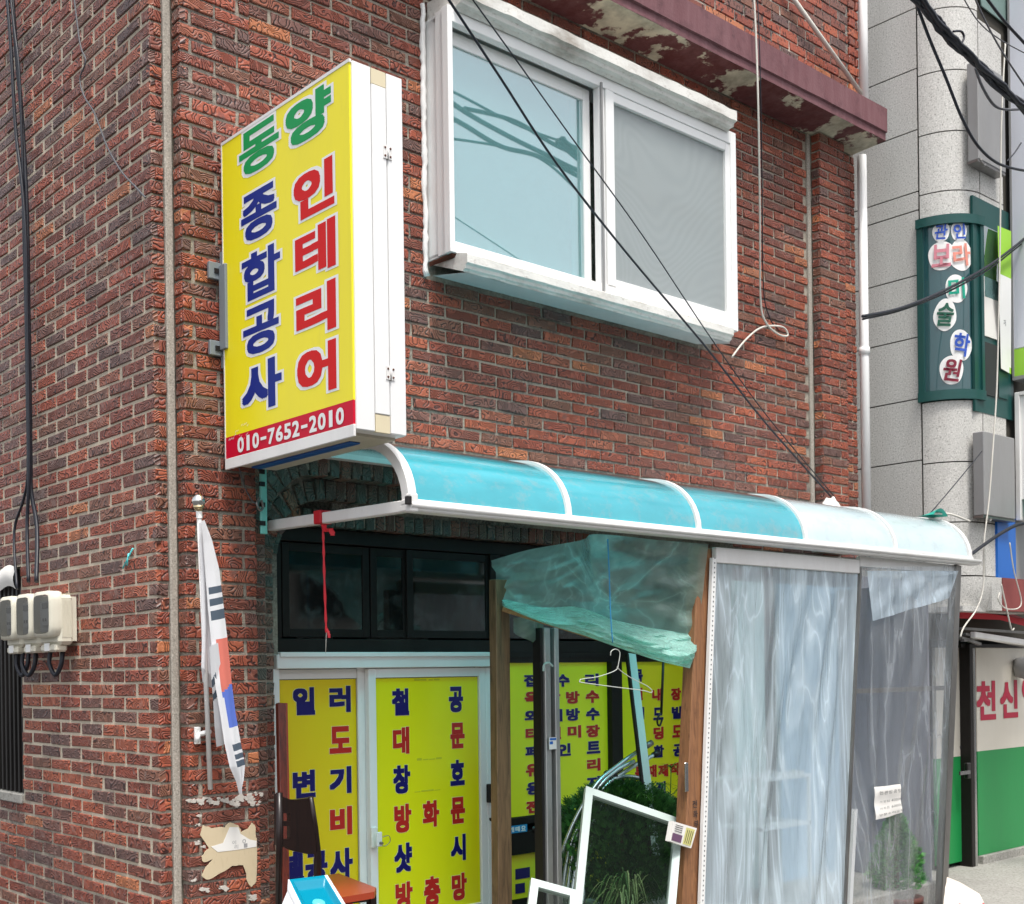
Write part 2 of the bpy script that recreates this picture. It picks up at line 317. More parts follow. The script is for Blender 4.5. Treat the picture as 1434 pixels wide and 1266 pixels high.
# ------------------------------------------------------------------ mesh helpers
class MB:
    def __init__(s): s.v = []; s.f = []; s.m = []; s.a = []; s.p = []; s.uv = []; s.sm = []
    def face(s, idx, m=0, a=0., p=0., uv=None, sm=False):
        s.f.append(tuple(idx)); s.m.append(m); s.a.append(a); s.p.append(p); s.uv.append(uv); s.sm.append(sm)
    def poly(s, pts, m=0, **k):
        n = len(s.v); s.v += [tuple(p) for p in pts]; s.face(range(n, n + len(pts)), m, **k)
    def box(s, lo, hi, m=0, bev=0.):
        x0, y0, z0 = [min(a, b) for a, b in zip(lo, hi)]; x1, y1, z1 = [max(a, b) for a, b in zip(lo, hi)]
        s.frame_box(Vector(((x0 + x1) / 2, (y0 + y1) / 2, (z0 + z1) / 2)), Vector((1, 0, 0)), Vector((0, 1, 0)), Vector((0, 0, 1)), x1 - x0, y1 - y0, z1 - z0, m, bev)
    def frame_box(s, c, ex, ey, ez, sx, sy, sz, m=0, bev=0.):
        """box with chamfered edges"""
        c = Vector(c); h = (sx / 2, sy / 2, sz / 2); E = (ex, ey, ez)
        if bev <= 0 or min(h) <= bev * 1.05:
            n = len(s.v)
            for i in (-1, 1):
                for j in (-1, 1):
                    for k in (-1, 1): s.v.append(tuple(c + ex * i * h[0] + ey * j * h[1] + ez * k * h[2]))
            for q in ((0, 1, 3, 2), (4, 6, 7, 5), (0, 4, 5, 1), (2, 3, 7, 6), (0, 2, 6, 4), (1, 5, 7, 3)): s.face([n + t for t in q], m)
            return
        idx = {}
        for i in (-1, 1):
            for j in (-1, 1):
                for k in (-1, 1):
                    sg = (i, j, k)
                    for ax in range(3):
                        p = Vector(c)
                        for b in range(3): p += E[b] * sg[b] * (h[b] if b == ax else h[b] - bev)
                        idx[(sg, ax)] = len(s.v); s.v.append(tuple(p))
        def sg(ax, v, o1, a, o2, b):
            t = [0, 0, 0]; t[ax] = v; t[o1] = a; t[o2] = b; return tuple(t)
        for ax in range(3):
            o1, o2 = [b for b in range(3) if b != ax]
            for v in (-1, 1):
                s.face([idx[(sg(ax, v, o1, a, o2, b), ax)] for a, b in ((-1, -1), (1, -1), (1, 1), (-1, 1))], m)
        for ax in range(3):
            o1, o2 = [b for b in range(3) if b != ax]
            for a in (-1, 1):
                for b in (-1, 1):
                    p, q = sg(ax, -1, o1, a, o2, b), sg(ax, 1, o1, a, o2, b)
                    s.face([idx[(p, o1)], idx[(q, o1)], idx[(q, o2)], idx[(p, o2)]], m)
        for i in (-1, 1):
            for j in (-1, 1):
                for k in (-1, 1): s.face([idx[((i, j, k), ax)] for ax in range(3)], m)
    def bar(s, p, q, wd, th, m=0, side=None, bev=0.):
        p, q = Vector(p), Vector(q); d = q - p; L = d.length; d = d / L
        sd = Vector(side) if side else (Vector((0, 1, 0)) if abs(d.z) > .7 else UP)
        e2 = (sd - d * sd.dot(d)).normalized(); e1 = d.cross(e2)
        s.frame_box((p + q) / 2, e1, e2, d, wd, th, L, m, bev)
    def tube(s, pts, r, m=0, n=8, cap=True):
        pts = [Vector(p) for p in pts]; rings = []; prev = None
        for i, p in enumerate(pts):
            d = (pts[min(i + 1, len(pts) - 1)] - pts[max(i - 1, 0)]).normalized()
            if prev is None:
                a = Vector((0, 0, 1)) if abs(d.z) < .9 else Vector((1, 0, 0)); e = (a - d * a.dot(d)).normalized()
            else: e = (prev - d * prev.dot(d)).normalized()
            prev = e; g = d.cross(e); rr = r[i] if isinstance(r, (list, tuple)) else r
            rings.append(len(s.v)); s.v += [tuple(p + e * cos(2 * pi * k / n) * rr + g * sin(2 * pi * k / n) * rr) for k in range(n)]
        for i in range(len(rings) - 1):
            a, b = rings[i], rings[i + 1]
            for k in range(n): s.face((a + k, a + (k + 1) % n, b + (k + 1) % n, b + k), m, sm=True)
        if cap: s.face([rings[0] + k for k in range(n)][::-1], m); s.face([rings[-1] + k for k in range(n)], m)
    def lathe(s, c, prof, m=0, n=20, ax=UP):
        c = Vector(c); e = Vector((1, 0, 0)) if abs(ax.z) > .5 else UP; e = (e - ax * e.dot(ax)).normalized(); g = ax.cross(e); R0 = []
        for r, z in prof:
            R0.append(len(s.v)); s.v += [tuple(c + ax * z + e * cos(2 * pi * k / n) * r + g * sin(2 * pi * k / n) * r) for k in range(n)]
        for a, b in zip(R0, R0[1:]):
            for k in range(n): s.face((a + k, a + (k + 1) % n, b + (k + 1) % n, b + k), m, sm=True)
        s.face([R0[0] + k for k in range(n)], m); s.face([R0[-1] + k for k in range(n)], m)
    def grid(s, fn, nu, nv, m=0, sm=True):
        n = len(s.v)
        for j in range(nv + 1):
            for i in range(nu + 1): s.v.append(tuple(fn(i / nu, j / nv)))
        for j in range(nv):
            for i in range(nu):
                a = n + j * (nu + 1) + i; mm = m(i / nu, j / nv) if callable(m) else m
                s.face((a, a + 1, a + nu + 2, a + nu + 1), mm, sm=sm)
    def extrude(s, pts, vec, m=0):
        """closed prism over an outline"""
        vec = Vector(vec); n = len(s.v); k = len(pts); s.v += [tuple(p) for p in pts] + [tuple(Vector(p) + vec) for p in pts]
        s.face(range(n, n + k), m); s.face([n + k + i for i in range(k)][::-1], m)
        for i in range(k): s.face((n + i, n + k + i, n + k + (i + 1) % k, n + (i + 1) % k), m)
    def build(s, name, mats, parent=None, kind=None, label=None, attr=False):
        me = bpy.data.meshes.new(name); me.from_pydata(s.v, [], s.f)
        mats = mats if isinstance(mats, (list, tuple)) else [mats]
        for q in mats: me.materials.append(M[q] if isinstance(q, str) else q)
        if len(mats) > 1: me.polygons.foreach_set('material_index', s.m)
        me.polygons.foreach_set('use_smooth', s.sm)
        if attr:
            me.attributes.new('bc', 'FLOAT', 'FACE').data.foreach_set('value', s.a)
            me.attributes.new('paint', 'FLOAT', 'FACE').data.foreach_set('value', s.p)
            if any(u is not None for u in s.uv):
                L = me.uv_layers.new(name='uv'); flat = []
                for f, u in zip(s.f, s.uv):
                    for i in range(len(f)): flat += (u[i] if u else (0, 0))
                L.data.foreach_set('uv', flat)
        me.update(); o = bpy.data.objects.new(name, me); C.objects.link(o)
        if parent is not None:
            o.parent = parent
            if parent.type == 'EMPTY': o.location = -Vector(parent.location)
        if kind: o['kind'] = kind
        if label: o['label'] = label
        return o
def thing(name, label, cat, loc=(0, 0, 0), group=None):
    o = bpy.data.objects.new(name, None); C.objects.link(o); o.location = loc; o.empty_display_size = .1
    o['label'] = label; o['category'] = cat
    if group: o['group'] = group
    return o
def tag(o, label, cat, group=None):
    o['label'] = label; o['category'] = cat
    if group: o['group'] = group
    return o
def one(mb, name, mats, label, cat, group=None, attr=False): return tag(mb.build(name, mats, attr=attr), label, cat, group)
def struct(mb, name, m): return mb.build(name, m, kind='structure')
def smooth(pts, n=6):
    pts = [Vector(p) for p in pts]; out = []
    for i in range(len(pts) - 1):
        p0, p1, p2, p3 = pts[max(i - 1, 0)], pts[i], pts[i + 1], pts[min(i + 2, len(pts) - 1)]
        for k in range(n):
            t = k / n; out.append(.5 * ((2 * p1) + (p2 - p0) * t + (2 * p0 - 5 * p1 + 4 * p2 - p3) * t * t + (3 * p1 - p0 - 3 * p2 + p3) * t ** 3))
    return out + [pts[-1]]

# lettering
_gc = {}
def glyph(ch):
    if ch in _gc: return _gc[ch]
    c = bpy.data.curves.new('t', 'FONT'); c.body = ch; c.resolution_u = 3
    o = bpy.data.objects.new('t', c); C.objects.link(o)
    bpy.context.view_layer.update()
    e = o.evaluated_get(bpy.context.evaluated_depsgraph_get()); me = e.to_mesh()
    r = ([(v.co.x, v.co.y) for v in me.vertices], [tuple(p.vertices) for p in me.polygons])
    e.to_mesh_clear(); bpy.data.objects.remove(o); bpy.data.curves.remove(c)
    _gc[ch] = r; return r
def stamps(r):
    if r <= 0: return [(0, 0)]
    n = 1 if r <= .05 else 2
    return [(0, 0)] + [(r * i / n, r * j / n) for i in range(-n, n + 1) for j in range(-n, n + 1) if max(abs(i), abs(j)) == n or (n == 2 and max(abs(i), abs(j)) == 1)]
def put(mb, ch, surf, wd, ht, off=.045, out=0., rot=0., lift=0., m=0):
    """write one character, fitted to wd x ht, centred on surf(0,0); off sets the weight, out widens it for an outline"""
    V, F_ = glyph(ch)
    xs = [a for a, b in V]; ys = [b for a, b in V]; cx, cy = (min(xs) + max(xs)) / 2, (min(ys) + max(ys)) / 2
    sx, sy = wd / (max(xs) - min(xs) + 2 * off), ht / (max(ys) - min(ys) + 2 * off)
    for i, (dx, dy) in enumerate(stamps(off + out)):
        n = len(mb.v)
        for a, b in V:
            u, v = (a - cx + dx) * sx, (b - cy + dy) * sy
            mb.v.append(tuple(surf(u * cos(rot) - v * sin(rot), u * sin(rot) + v * cos(rot), lift + i * .00003)))
        for f in F_: mb.face([n + k for k in f], m)
def letter(par, ch, surf, wd, ht, fill, outl=None, off=.035, out=.03, lift=.0005, rot=0., name='letter'):
    g = MB()
    if outl: put(g, ch, surf, wd, ht, off, out, rot, lift, 1)
    put(g, ch, surf, wd, ht, off, 0, rot, lift + .0013, 0)
    return g.build(name, [fill, outl] if outl else fill, par)
def planar(c, eu, ev, nn): return lambda u, v, l=0.: Vector(c) + eu * u + ev * v + nn * l
XE, YE, ZE = Vector((1, 0, 0)), Vector((0, 1, 0)), Vector((0, 0, 1))
def write_y(par, Y, items, keys, outl=None, off=.035, out=.03):
    """characters on a facade-parallel plane from (char, px, py, w, h, key) in photo pixels"""
    for ch, px, py, wd, ht, key in items:
        c = at(px, py, 'y', Y); a = at(px - wd / 2, py, 'y', Y); b = at(px + wd / 2, py, 'y', Y)
        t0 = at(px, py - ht / 2, 'y', Y); t1 = at(px, py + ht / 2, 'y', Y)
        letter(par, ch, planar((c.x, Y, c.z), XE, ZE, -YE), b.x - a.x, t0.z - t1.z, keys[key], outl, off, out)

# ------------------------------------------------------------------ brickwork
H, LB, ZOFF, G = .067, .2546, .0475, .0145
ALL = []     # every brick: (screen size, list of face data) so the largest become parts
def brick(o, eu, ev, nn, u0, u1, v0, v1, depth=.035, paint=0., bc=None, m='brick', hidden=False):
    """a worn brick whose face stands proud along nn"""
    if u1 - u0 < .02 or v1 - v0 < .012: return
    j = lambda: ru(-.0034, .0034)
    t = ru(-.003, .003); tl = ru(-.002, .002)
    pts = []; ch = .0035
    cs = [(u0 + j(), v0 + j()), (u1 + j(), v0 + j()), (u1 + j(), v1 + j()), (u0 + j(), v1 + j())]
    cu_, cv_ = (u0 + u1) / 2, (v0 + v1) / 2
    for (a, b) in cs: pts.append(o + eu * a + ev * b - nn * depth)
    for (a, b) in cs: pts.append(o + eu * a + ev * b + nn * (t - ch))
    for (a, b) in cs: pts.append(o + eu * (a + (ch if a < cu_ else -ch)) + ev * (b + (ch if b < cv_ else -ch)) + nn * (t + (tl if a < cu_ else -tl)))
    ox, oy = ru(0, 50), ru(0, 50)
    uvs = [(a + ox, b + oy) for a, b in cs]
    bc = R_() if bc is None else bc
    F_ = []
    for i in range(4):
        k = (i + 1) % 4
        F_.append(((i, k, 4 + k, 4 + i), [uvs[i], uvs[k], (uvs[k][0], uvs[k][1] + .02), (uvs[i][0], uvs[i][1] + .02)]))
        F_.append(((4 + i, 4 + k, 8 + k, 8 + i), [uvs[i], uvs[k], uvs[k], uvs[i]]))
    F_.append(((8, 9, 10, 11), uvs))
    sc = 0.
    if not hidden:
        P = [pix(p) for p in pts[8:]]
        cx = sum(p[0] for p in P) / 4; cy = sum(p[1] for p in P) / 4
        if 0 < cx < 1434 and 0 < cy < 1266:
            sc = abs(sum(P[i][0] * P[(i + 1) % 4][1] - P[(i + 1) % 4][0] * P[i][1] for i in range(4))) / 2
            if 314 < cx < 568 and 95 < cy < 640: sc = 0       # behind the hanging sign
            if 600 < cx < 1030 and (cx - 600) * .3 < cy < 372 + (cx - 600) * .27: sc = 0   # behind the box window
    ALL.append((sc, pts, F_, bc, paint, m))
def add_brick(mb, b):
    n = len(mb.v); mb.v += [tuple(p) for p in b[1]]
    for f, uv in b[2]: mb.face([n + i for i in f], 1 if b[5] == 'brick2' else 0, a=b[3], p=b[4], uv=uv)
def course_wall(o, eu, ev, nn, U0, U1, z0, z1, phase=0., skip=None, paint=None, L=LB, h=H, zo=ZOFF, m='brick', g=G, dk=0., hid=False, gv=.004):
    k0 = math.floor((z0 - zo) / h); k = k0
    while True:
        za = zo + k * h; zb = za + h - g; k += 1
        if za > z1: break
        if zb < z0: continue
        za_, zb_ = max(za, z0), min(zb, z1)
        u = math.floor((U0 - phase) / L) * L + phase + (L / 2 if k % 2 else 0) - L
        while u < U1:
            a, b = max(u + ru(-.003, .003), U0), min(u + L - g - gv + ru(-.003, .003), U1)
            if b - a > .025:
                for (aa, bb) in (skip(a, b, za_, zb_) if skip else [(a, b)]):
                    if bb - aa > .025:
                        pt = paint((aa + bb) / 2, (za_ + zb_) / 2) if paint else 0.
                        brick(o, eu, ev, nn, aa, bb, za_, zb_, paint=pt, m=m, hidden=hid, bc=(R_() if R_() > dk else ru(.66, .86)))
            u += L
def cut(rects):
    def f(a, b, z0, z1):
        segs = [(a, b)]
        for (x0, x1, y0, y1) in rects:
            if z1 > y0 + .004 and z0 < y1 - .004:
                ns = []
                for (p, q) in segs:
                    if q <= x0 or p >= x1: ns.append((p, q)); continue
                    if p < x0: ns.append((p, x0))
                    if q > x1: ns.append((x1, q))
                segs = ns
        return segs
    return f

# ------------------------------------------------------------------ ground
g = MB(); g.box((-60, -60, -.3), (80, 60, 0)); struct(g, 'road', 'asph')
g = MB(); g.box((-1.2, -1.55, .002), (30, .6, .06), 0, .01); struct(g, 'pavement', 'conc')
g = MB(); g.box((.8, -1.0, .06), (5.5, .24, .28), 0, .01); struct(g, 'porch_step', 'conc')
g = MB(); g.box((5.9, -3.2, .003), (30, -.18, .012)); struct(g, 'lane', 'conc')

# ------------------------------------------------------------------ the brick building
B = thing('brick_building', 'old red brick corner building with swirl-pattern bricks, maroon roof ledge and arched shopfront', 'building', (0, 0, 0))
XP0, XP1 = .107, .493              # left pier
XE0, XE1, XEND = 5.458, 5.80, 6.08  # right pier, building end
ZL = 5.74                          # soffit of the ledge
ARX, ARZ = .60, 2.765              # outer arch ring, inner edge
def arch(x0, zt, r, x):            # height of the arch edge above x
    if x < x0: return None
    if x < x0 + r: return zt - r + math.sqrt(max(0, r * r - (x0 + r - x) ** 2))
    return zt
XR = 4.45                          # right jamb of the shopfront
def greenpaint(x, z):
    v = 0.
    if .49 < x < 2.2 and 2.0 < z < 3.0: v = min(1, max(0, 1.1 - max(0, x - 1.0) * .6)) * min(1, (z - 2.0) / .3)
    return v * ru(.5, 1) if v > 0 else 0
# mortar beds
d = .010
g = MB()
g.box((.014, d, 0), (ARX, .09, 2.9)); g.box((.014, d, 2.9), (6.08, .30, 7.4))
n = 16
for i in range(n):
    for (ax, az, ya) in ((ARX, ARZ, d), (.708, 2.66, .112), (.80, 2.535, .212)):
        xa, xb = ax + .36 * i / n, ax + .36 * (i + 1) / n
        zA = arch(ax, az, .33 if ax < .8 else .16, (xa + xb) / 2) + .03
        g.box((xa, ya, zA), (xb, ya + .078, 2.9 if ya < .05 else 2.8))
g.box((.55, .31, 2.50), (XR + .3, .40, 2.95))
g.box((ARX + .36, d, ARZ + .03), (XR, .09, 2.9)); g.box((XR, d, 0), (6.08, .30, 2.9))
g.box((XP0 + d, -.085 + d, 0), (XP1 - .003, .02, ZL)); g.box((XE0 + d, -.085 + d, 2.6), (XE1 - .003, .02, ZL))
g.box((.60, .11, 0), (.705, .19, 2.5)); g.box((.705, .21, 0), (.80, .30, 2.5))
g.build('front_wall', 'mortar', B)
d = .006
g = MB(); wl0, wl1, wz0, wz1 = 1.633, 2.9, 1.09, 2.38
g.box((d, .011, 0), (.3, wl0, 7.4)); g.box((d, wl0, 0), (.3, wl1, wz0 - .012)); g.box((d, wl0, wz1), (.3, wl1, 7.4)); g.box((d, wl1, 0), (.3, 6, 7.4))
g.build('side_wall', 'mortarL', B)
# joints between wall and piers
for x0, x1, za, zb in ((.066, .106, 0, 7.2), (XE0 - .045, XE0 - .004, 2.6, ZL)):
    g = MB(); g.box((x0, -.012, za), (x1, .03, zb), 0, .006); g.build('sealed_joint', 'joint', B)
# bricks of the side wall, running back from the corner
O = Vector((0, 0, 0))
course_wall(O, YE, ZE, -XE, .006, 3.1, .10, 6.9, .105, cut([(wl0, wl1, wz0, wz1)]), dk=.12, gv=.011)
course_wall(O, YE, ZE, -XE, 3.1, 5.5, .55, 6.9, .105, dk=.12, hid=True)
# front
course_wall(O, XE, ZE, -YE, .002, .062, .1, 7.0, -.1, paint=None)
course_wall(Vector((0, -.085, 0)), XE, ZE, -YE, XP0 + .004, XP1, .1, ZL, .128 + .05)
course_wall(Vector((XP0, 0, 0)), YE, ZE, -XE, -.083, -.012, .1, ZL, -.2)
WX0, WX1, WZ0, WZ1 = 1.672, 4.24, 3.96, 5.40      # box window
course_wall(O, XE, ZE, -YE, XP1 + .004, XE0 - .05, 2.9, ZL, .293, cut([(WX0, WX1, WZ0, WZ1)]), paint=greenpaint)
def arch_skip(a, b, z0, z1):
    return [(a, b)] if arch(ARX, ARZ, .25, (a + b) / 2) is None or z0 > ARZ + .115 else []
# jamb bricks: three steps back into the shopfront
course_wall(O, XE, ZE, -YE, XP1 + .004, .596, .5, 2.5, .4, paint=lambda x, z: (R_() * .8 if z > 1.5 else R_() * .15), dk=.2)
course_wall(Vector((0, .1, 0)), XE, ZE, -YE, .602, .704, .5, 2.42, .52, paint=lambda x, z: (R_() * .8 if z > 1.6 else R_() * .1), dk=.3)
course_wall(O, XE, ZE, -YE, XP1 + .004, XR, 2.885, 2.90, .293, paint=greenpaint)
# wedge of wall behind the left shoulder of the arch
for k in range(6):
    za = ZOFF + H * (36 + k)
    if za + H < 2.9:
        xb = XP1 + .004 + (.02 if k < 3 else .05 * (k - 2))
        brick(O, XE, ZE, -YE, XP1 + .004, min(xb + .03, .62), za, za + H - G, paint=ru(.5, .9))
course_wall(O, XE, ZE, -YE, XR, XE1 + .28, 0.3, 2.9, .1, hid=True)
def ring(y, x0, zt, r, t, xend, pz0):
    """bricks standing on end along a shouldered arch"""
    zs = zt - r; cx = x0 + r; step = .070; a = 0.
    ncur = int((pi / 2 * (r + t * .3)) / step) + 1
    for i in range(ncur):
        a0 = pi - (pi / 2) * i / ncur - .02; a1 = pi - (pi / 2) * (i + 1) / ncur + .02; am = (a0 + a1) / 2
        rad = Vector((cos(am), 0, sin(am))); tan = Vector((sin(am), 0, -cos(am)))
        c = Vector((cx, y, zs)) + rad * r; wd = (a0 - a1) * (r + t * .45)
        brick(c, tan, rad, -YE, -wd / 2, wd / 2, 0, t, depth=.09, paint=ru(.45, 1) if R_() < .93 else .1)
    x = cx + .004
    while x < xend:
        f = max(0, min(1, 1.15 - (x - 1.0) * .5))
        brick(Vector((x, y, zt)), XE, ZE, -YE, 0, step - G, 0, t, depth=.09, paint=f * ru(.4, 1), bc=ru(.3, .9))
        x += step
ring(0, ARX, ARZ, .33, .115, XR, 2.4)
ring(.1, .708, 2.66, .33, .105, XR, 2.4)
ring(.2, .80, 2.535, .16, .09, XR, 2.4)
g = MB(); g.box((.62, .012, 2.79), (XR, .1, 2.885)); g.box((.95, .112, 2.675), (XR, .2, 2.80)); g.box((.9, .212, 2.545), (XR, .32, 2.70))
g.build('lintel', 'mortar', B)
# right pier and end strip
course_wall(Vector((0, -.085, 0)), XE, ZE, -YE, XE0 + .004, XE1, 2.7, ZL, 5.46)
course_wall(Vector((XE0, 0, 0)), YE, ZE, -XE, -.083, -.012, 2.7, ZL, -.2, dk=.25)
course_wall(O, XE, ZE, -YE, XE1 + .004, XEND, 2.7, ZL, .05)
# storey above the ledge: smaller dashed bricks in pale mortar
g = MB(); g.box((3.0, -.004, ZL + .27), (6.13, .005, 7.4)); g.build('upper_wall', 'mortarW', B)
course_wall(Vector((0, -.012, 0)), XE, ZE, -YE, 3.0, 6.0, ZL + .28, 7.3, .1, m='brick2', L=.222, h=.0735, g=.012)
course_wall(Vector((0, -.022, 0)), XE, ZE, -YE, 6.0, 6.13, ZL + .28, 7.3, .1, m='brick2', L=.222, h=.0735, g=.012)
ALL.sort(key=lambda b: -b[0])
fw = bpy.data.objects['front_wall']
for b in ALL[:300]:
    g = MB(); add_brick(g, b); g.m = [0] * len(g.m); g.build('brick', M[b[5]], B, attr=True)
g = MB()
for b in ALL[300:]: add_brick(g, b)
g.build('brickwork', ['brick', 'brick2'], B, kind='stuff', attr=True)

# roof ledge
LX = 6.045
g = MB()
prof = [(0.0, ZL), (-.285, ZL + .015), (-.285, ZL + .07), (-.30, ZL + .075), (-.30, ZL + .255), (-.012, ZL + .285), (0, ZL + .285)]
xs = [-.2 + (LX + .2) * i / 60 for i in range(61)]
def lp(x, k):
    y, z = prof[k]; e = .004 if 0 < k < 6 else 0
    return (x, y + noise.noise(Vector((x * 3, k * 3.1, 1))) * e, z + noise.noise(Vector((x * 5, k * 7.1, 5))) * e)
for i in range(60):
    for k in range(len(prof) - 1):
        if k == 0: continue
        g.poly([lp(xs[i], k), lp(xs[i + 1], k), lp(xs[i + 1], k + 1), lp(xs[i], k + 1)])
g.poly([(LX, y, z) for y, z in prof]); g.poly([(-.2, y, z) for y, z in prof][::-1])
led = g.build('roof_ledge', 'maroon', B)
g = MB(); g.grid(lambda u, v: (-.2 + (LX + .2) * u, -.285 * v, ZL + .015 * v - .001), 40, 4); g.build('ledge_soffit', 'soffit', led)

# box window upstairs
F0 = -.22
W = MB().box
g = MB()
g.box((1.685, -.10, 4.02), (1.715, .03, 5.345), 0, .004)
g.box((1.672, -.15, 4.015), (1.700, -.095, 5.345), 0, .003); g.box((1.664, F0 + .012, 4.012), (1.70, -.152, 5.345), 0, .003)
g.box((4.19, F0 + .012, 4.02), (4.228, .03, 5.31), 0, .004)
fz0, fz1, fx0, fx1 = 4.008, 5.34, 1.655, 4.228
g.box((fx0, F0, fz0), (fx0 + .036, F0 + .05, fz1), 0, .003); g.box((fx1 - .06, F0, fz0), (fx1, F0 + .05, fz1), 0, .003)
g.box((fx0 + .037, F0, fz1 - .085), (fx1 - .061, F0 + .05, fz1), 0, .003); g.box((fx0 + .037, F0, fz0), (fx1 - .061, F0 + .05, fz0 + .062), 0, .003)
g.box((fx0 + .03, F0 + .05, fz1 - .05), (fx1 - .03, .03, fz1 - .01)); g.box((fx0 + .03, F0 + .05, fz0 + .01), (fx1 - .03, .03, fz0 + .03))
win = g.build('window', 'pvc', B)
g = MB()   # left sash, set back
y0, y1 = F0 + .075, F0 + .115; a, b, c, e = 1.692, 2.86, 4.07, 5.255
g.box((a, y0, c), (a + .012, y1, e)); g.box((b - .055, y0, c), (b, y1, e), 0, .003); g.box((a + .013, y0, e - .075), (b - .056, y1, e), 0, .003); g.box((a + .013, y0, c), (b - .056, y1, c + .012), 0, .002)
g.build('sash', 'pvc', win)
g = MB(); g.box((a + .01, y0 + .012, c + .01), (b - .05, y0 + .018, e - .07)); g.build('pane', 'glassT', win)
g = MB()   # right sash in front
y0, y1 = F0 + .008, F0 + .055; a2, b2 = 2.868, 4.17
g.box((a2, y0, c), (a2 + .05, y1, e), 0, .003); g.box((a2 + .052, y0 - .012, c), (a2 + .125, y1, e), 0, .004); g.box((b2 - .05, y0, c), (b2, y1, e), 0, .003)
g.box((a2 + .126, y0 - .002, e - .055), (b2 - .051, y1, e), 0, .003); g.box((a2 + .126, y0 - .002, c), (b2 - .051, y1, c + .05), 0, .003)
g.build('sash', 'pvc', win)
g = MB(); g.box((a2 + .12, y0 + .02, c + .045), (b2 - .045, y0 + .026, e - .05)); g.build('insect_screen', 'net', win)
g = MB(); g.box((a2 + .12, y0 + .06, c + .045), (b2 - .045, y0 + .066, e - .05)); g.build('pane', 'glassT', win)
g = MB(); g.box((a2 - .002, F0 - .014, c - .06), (a2 + .012, F0 - .004, e + .02)); g.build('track', 'greyP', win)
g = MB(); g.box((2.80, F0 + .092, 4.10), (2.806, F0 + .10, 4.13)); g.box((2.775, F0 + .0905, 4.085), (2.80, F0 + .092, 4.115)); g.build('sticker', 'swhite', win)
g = MB(); g.grid(lambda u, v: (1.70 + 1.06 * u, .05 + .012 * sin(u * 60) + .01 * sin(u * 23), 4.03 + 1.25 * v), 90, 2); g.build('curtain', 'curtain', win)
g = MB(); g.grid(lambda u, v: (2.83 + 1.33 * u, .06 + .010 * sin(u * 50), 4.03 + 1.25 * v), 70, 2); g.build('curtain', 'curtain', win)
g = MB(); g.box((2.735, F0 + .118, 4.08), (2.806, F0 + .124, 5.19)); g.build('frame_edge', mat('sea_green_edge', (.05, .42, .36), .4), win)
# sill: moulded render slab
def moulding(prof, x0, x1, seed, amp=.006, chip=0.):
    g = MB(); nx = 90
    def P(i, k):
        y, z = prof[k]; x = x0 + (x1 - x0) * i / nx
        e = (y + .06) * .6 if False else 0
        q = noise.noise(Vector((x * 6, k * 5., seed))) * amp
        return (x, y + q if y < -.01 else y, z + noise.noise(Vector((x * 9, k * 3., seed + 9))) * amp * (1 if y < -.01 else .3))
    for i in range(nx):
        for k in range(len(prof) - 1): g.poly([P(i, k), P(i + 1, k), P(i + 1, k + 1), P(i, k + 1)], sm=False)
    g.poly([P(0, k) for k in range(len(prof))]); g.poly([P(nx, k) for k in range(len(prof))][::-1])
    return g
sg = moulding([(0, 4.004), (-.235, 4.004), (-.296, 3.988), (-.303, 3.982), (-.304, 3.938), (-.288, 3.930), (-.284, 3.912), (-.272, 3.906), (-.268, 3.896)], 1.70, 4.06, 3, .004)
sill = sg.build('sill', 'plaster', win)
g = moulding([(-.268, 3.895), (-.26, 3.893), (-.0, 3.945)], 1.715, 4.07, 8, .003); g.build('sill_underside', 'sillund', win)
g = MB(); g.extrude([(1.672, -.02, 4.006), (1.676, -.205, 4.006), (1.74, -.222, 4.0065), (1.80, -.2225, 4.006), (1.76, -.222, 3.999), (1.70, -.200, 3.992), (1.675, -.02, 3.988)], (.0, -.0, -.006)); g.build('rust_gap', 'rust', win)
cg = moulding([(0, 5.45), (-.27, 5.44), (-.30, 5.432), (-.30, 5.368), (-.278, 5.358), (-.272, 5.338), (-.245, 5.334), (-.228, 5.318), (-.223, 5.344), (0, 5.344)], 1.70, 4.13, 6)
cg.build('cornice', 'plaster', win)
# caulk along the left edge
g = MB(); pts = [(1.660 + ru(-.006, .006), -.006, 3.93 + 1.5 * i / 50) for i in range(51)]; g.tube(pts, [.016 + ru(-.004, .004) for _ in pts], 0, 6); g.build('caulk', 'swhite', win)

# side-wall window with black bars
g = MB(); g.box((-.012, wl0 + .004, wz0 - .06), (.06, wl1, wz0 - .004), 0, .006)
sw = g.build('window', 'conc', B)
g = MB(); g.box((.12, wl0, wz0), (.13, wl1, wz1)); 
for k in range(22): g.box((.114, wl0, wz0 + k * .065), (.121, wl1, wz0 + k * .065 + .004), 1)
g.build('blind', ['grilleback', 'blackbar'], sw)
for k in range(9):
    yy = wl0 + .012 + k * .062
    g = MB(); g.box((.01, yy, wz0), (.028, yy + .022, wz1 - .01), 0, .002); g.build('bar', 'blackbar', sw)
g = MB(); g.box((.028, wl0, 1.35), (.042, wl1, 1.375)); g.box((.028, wl0, 2.2), (.042, wl1, 2.225)); g.build('cross_bar', 'blackbar', sw)
g = MB(); g.grid(lambda u, v: (-.02 - .02 * sin(v * 3), 1.64 + .6 * u, 2.37 + .03 * u - .12 * v + .02 * sin(u * 9)), 14, 5); g.build('loose_sheet', 'paper', sw)

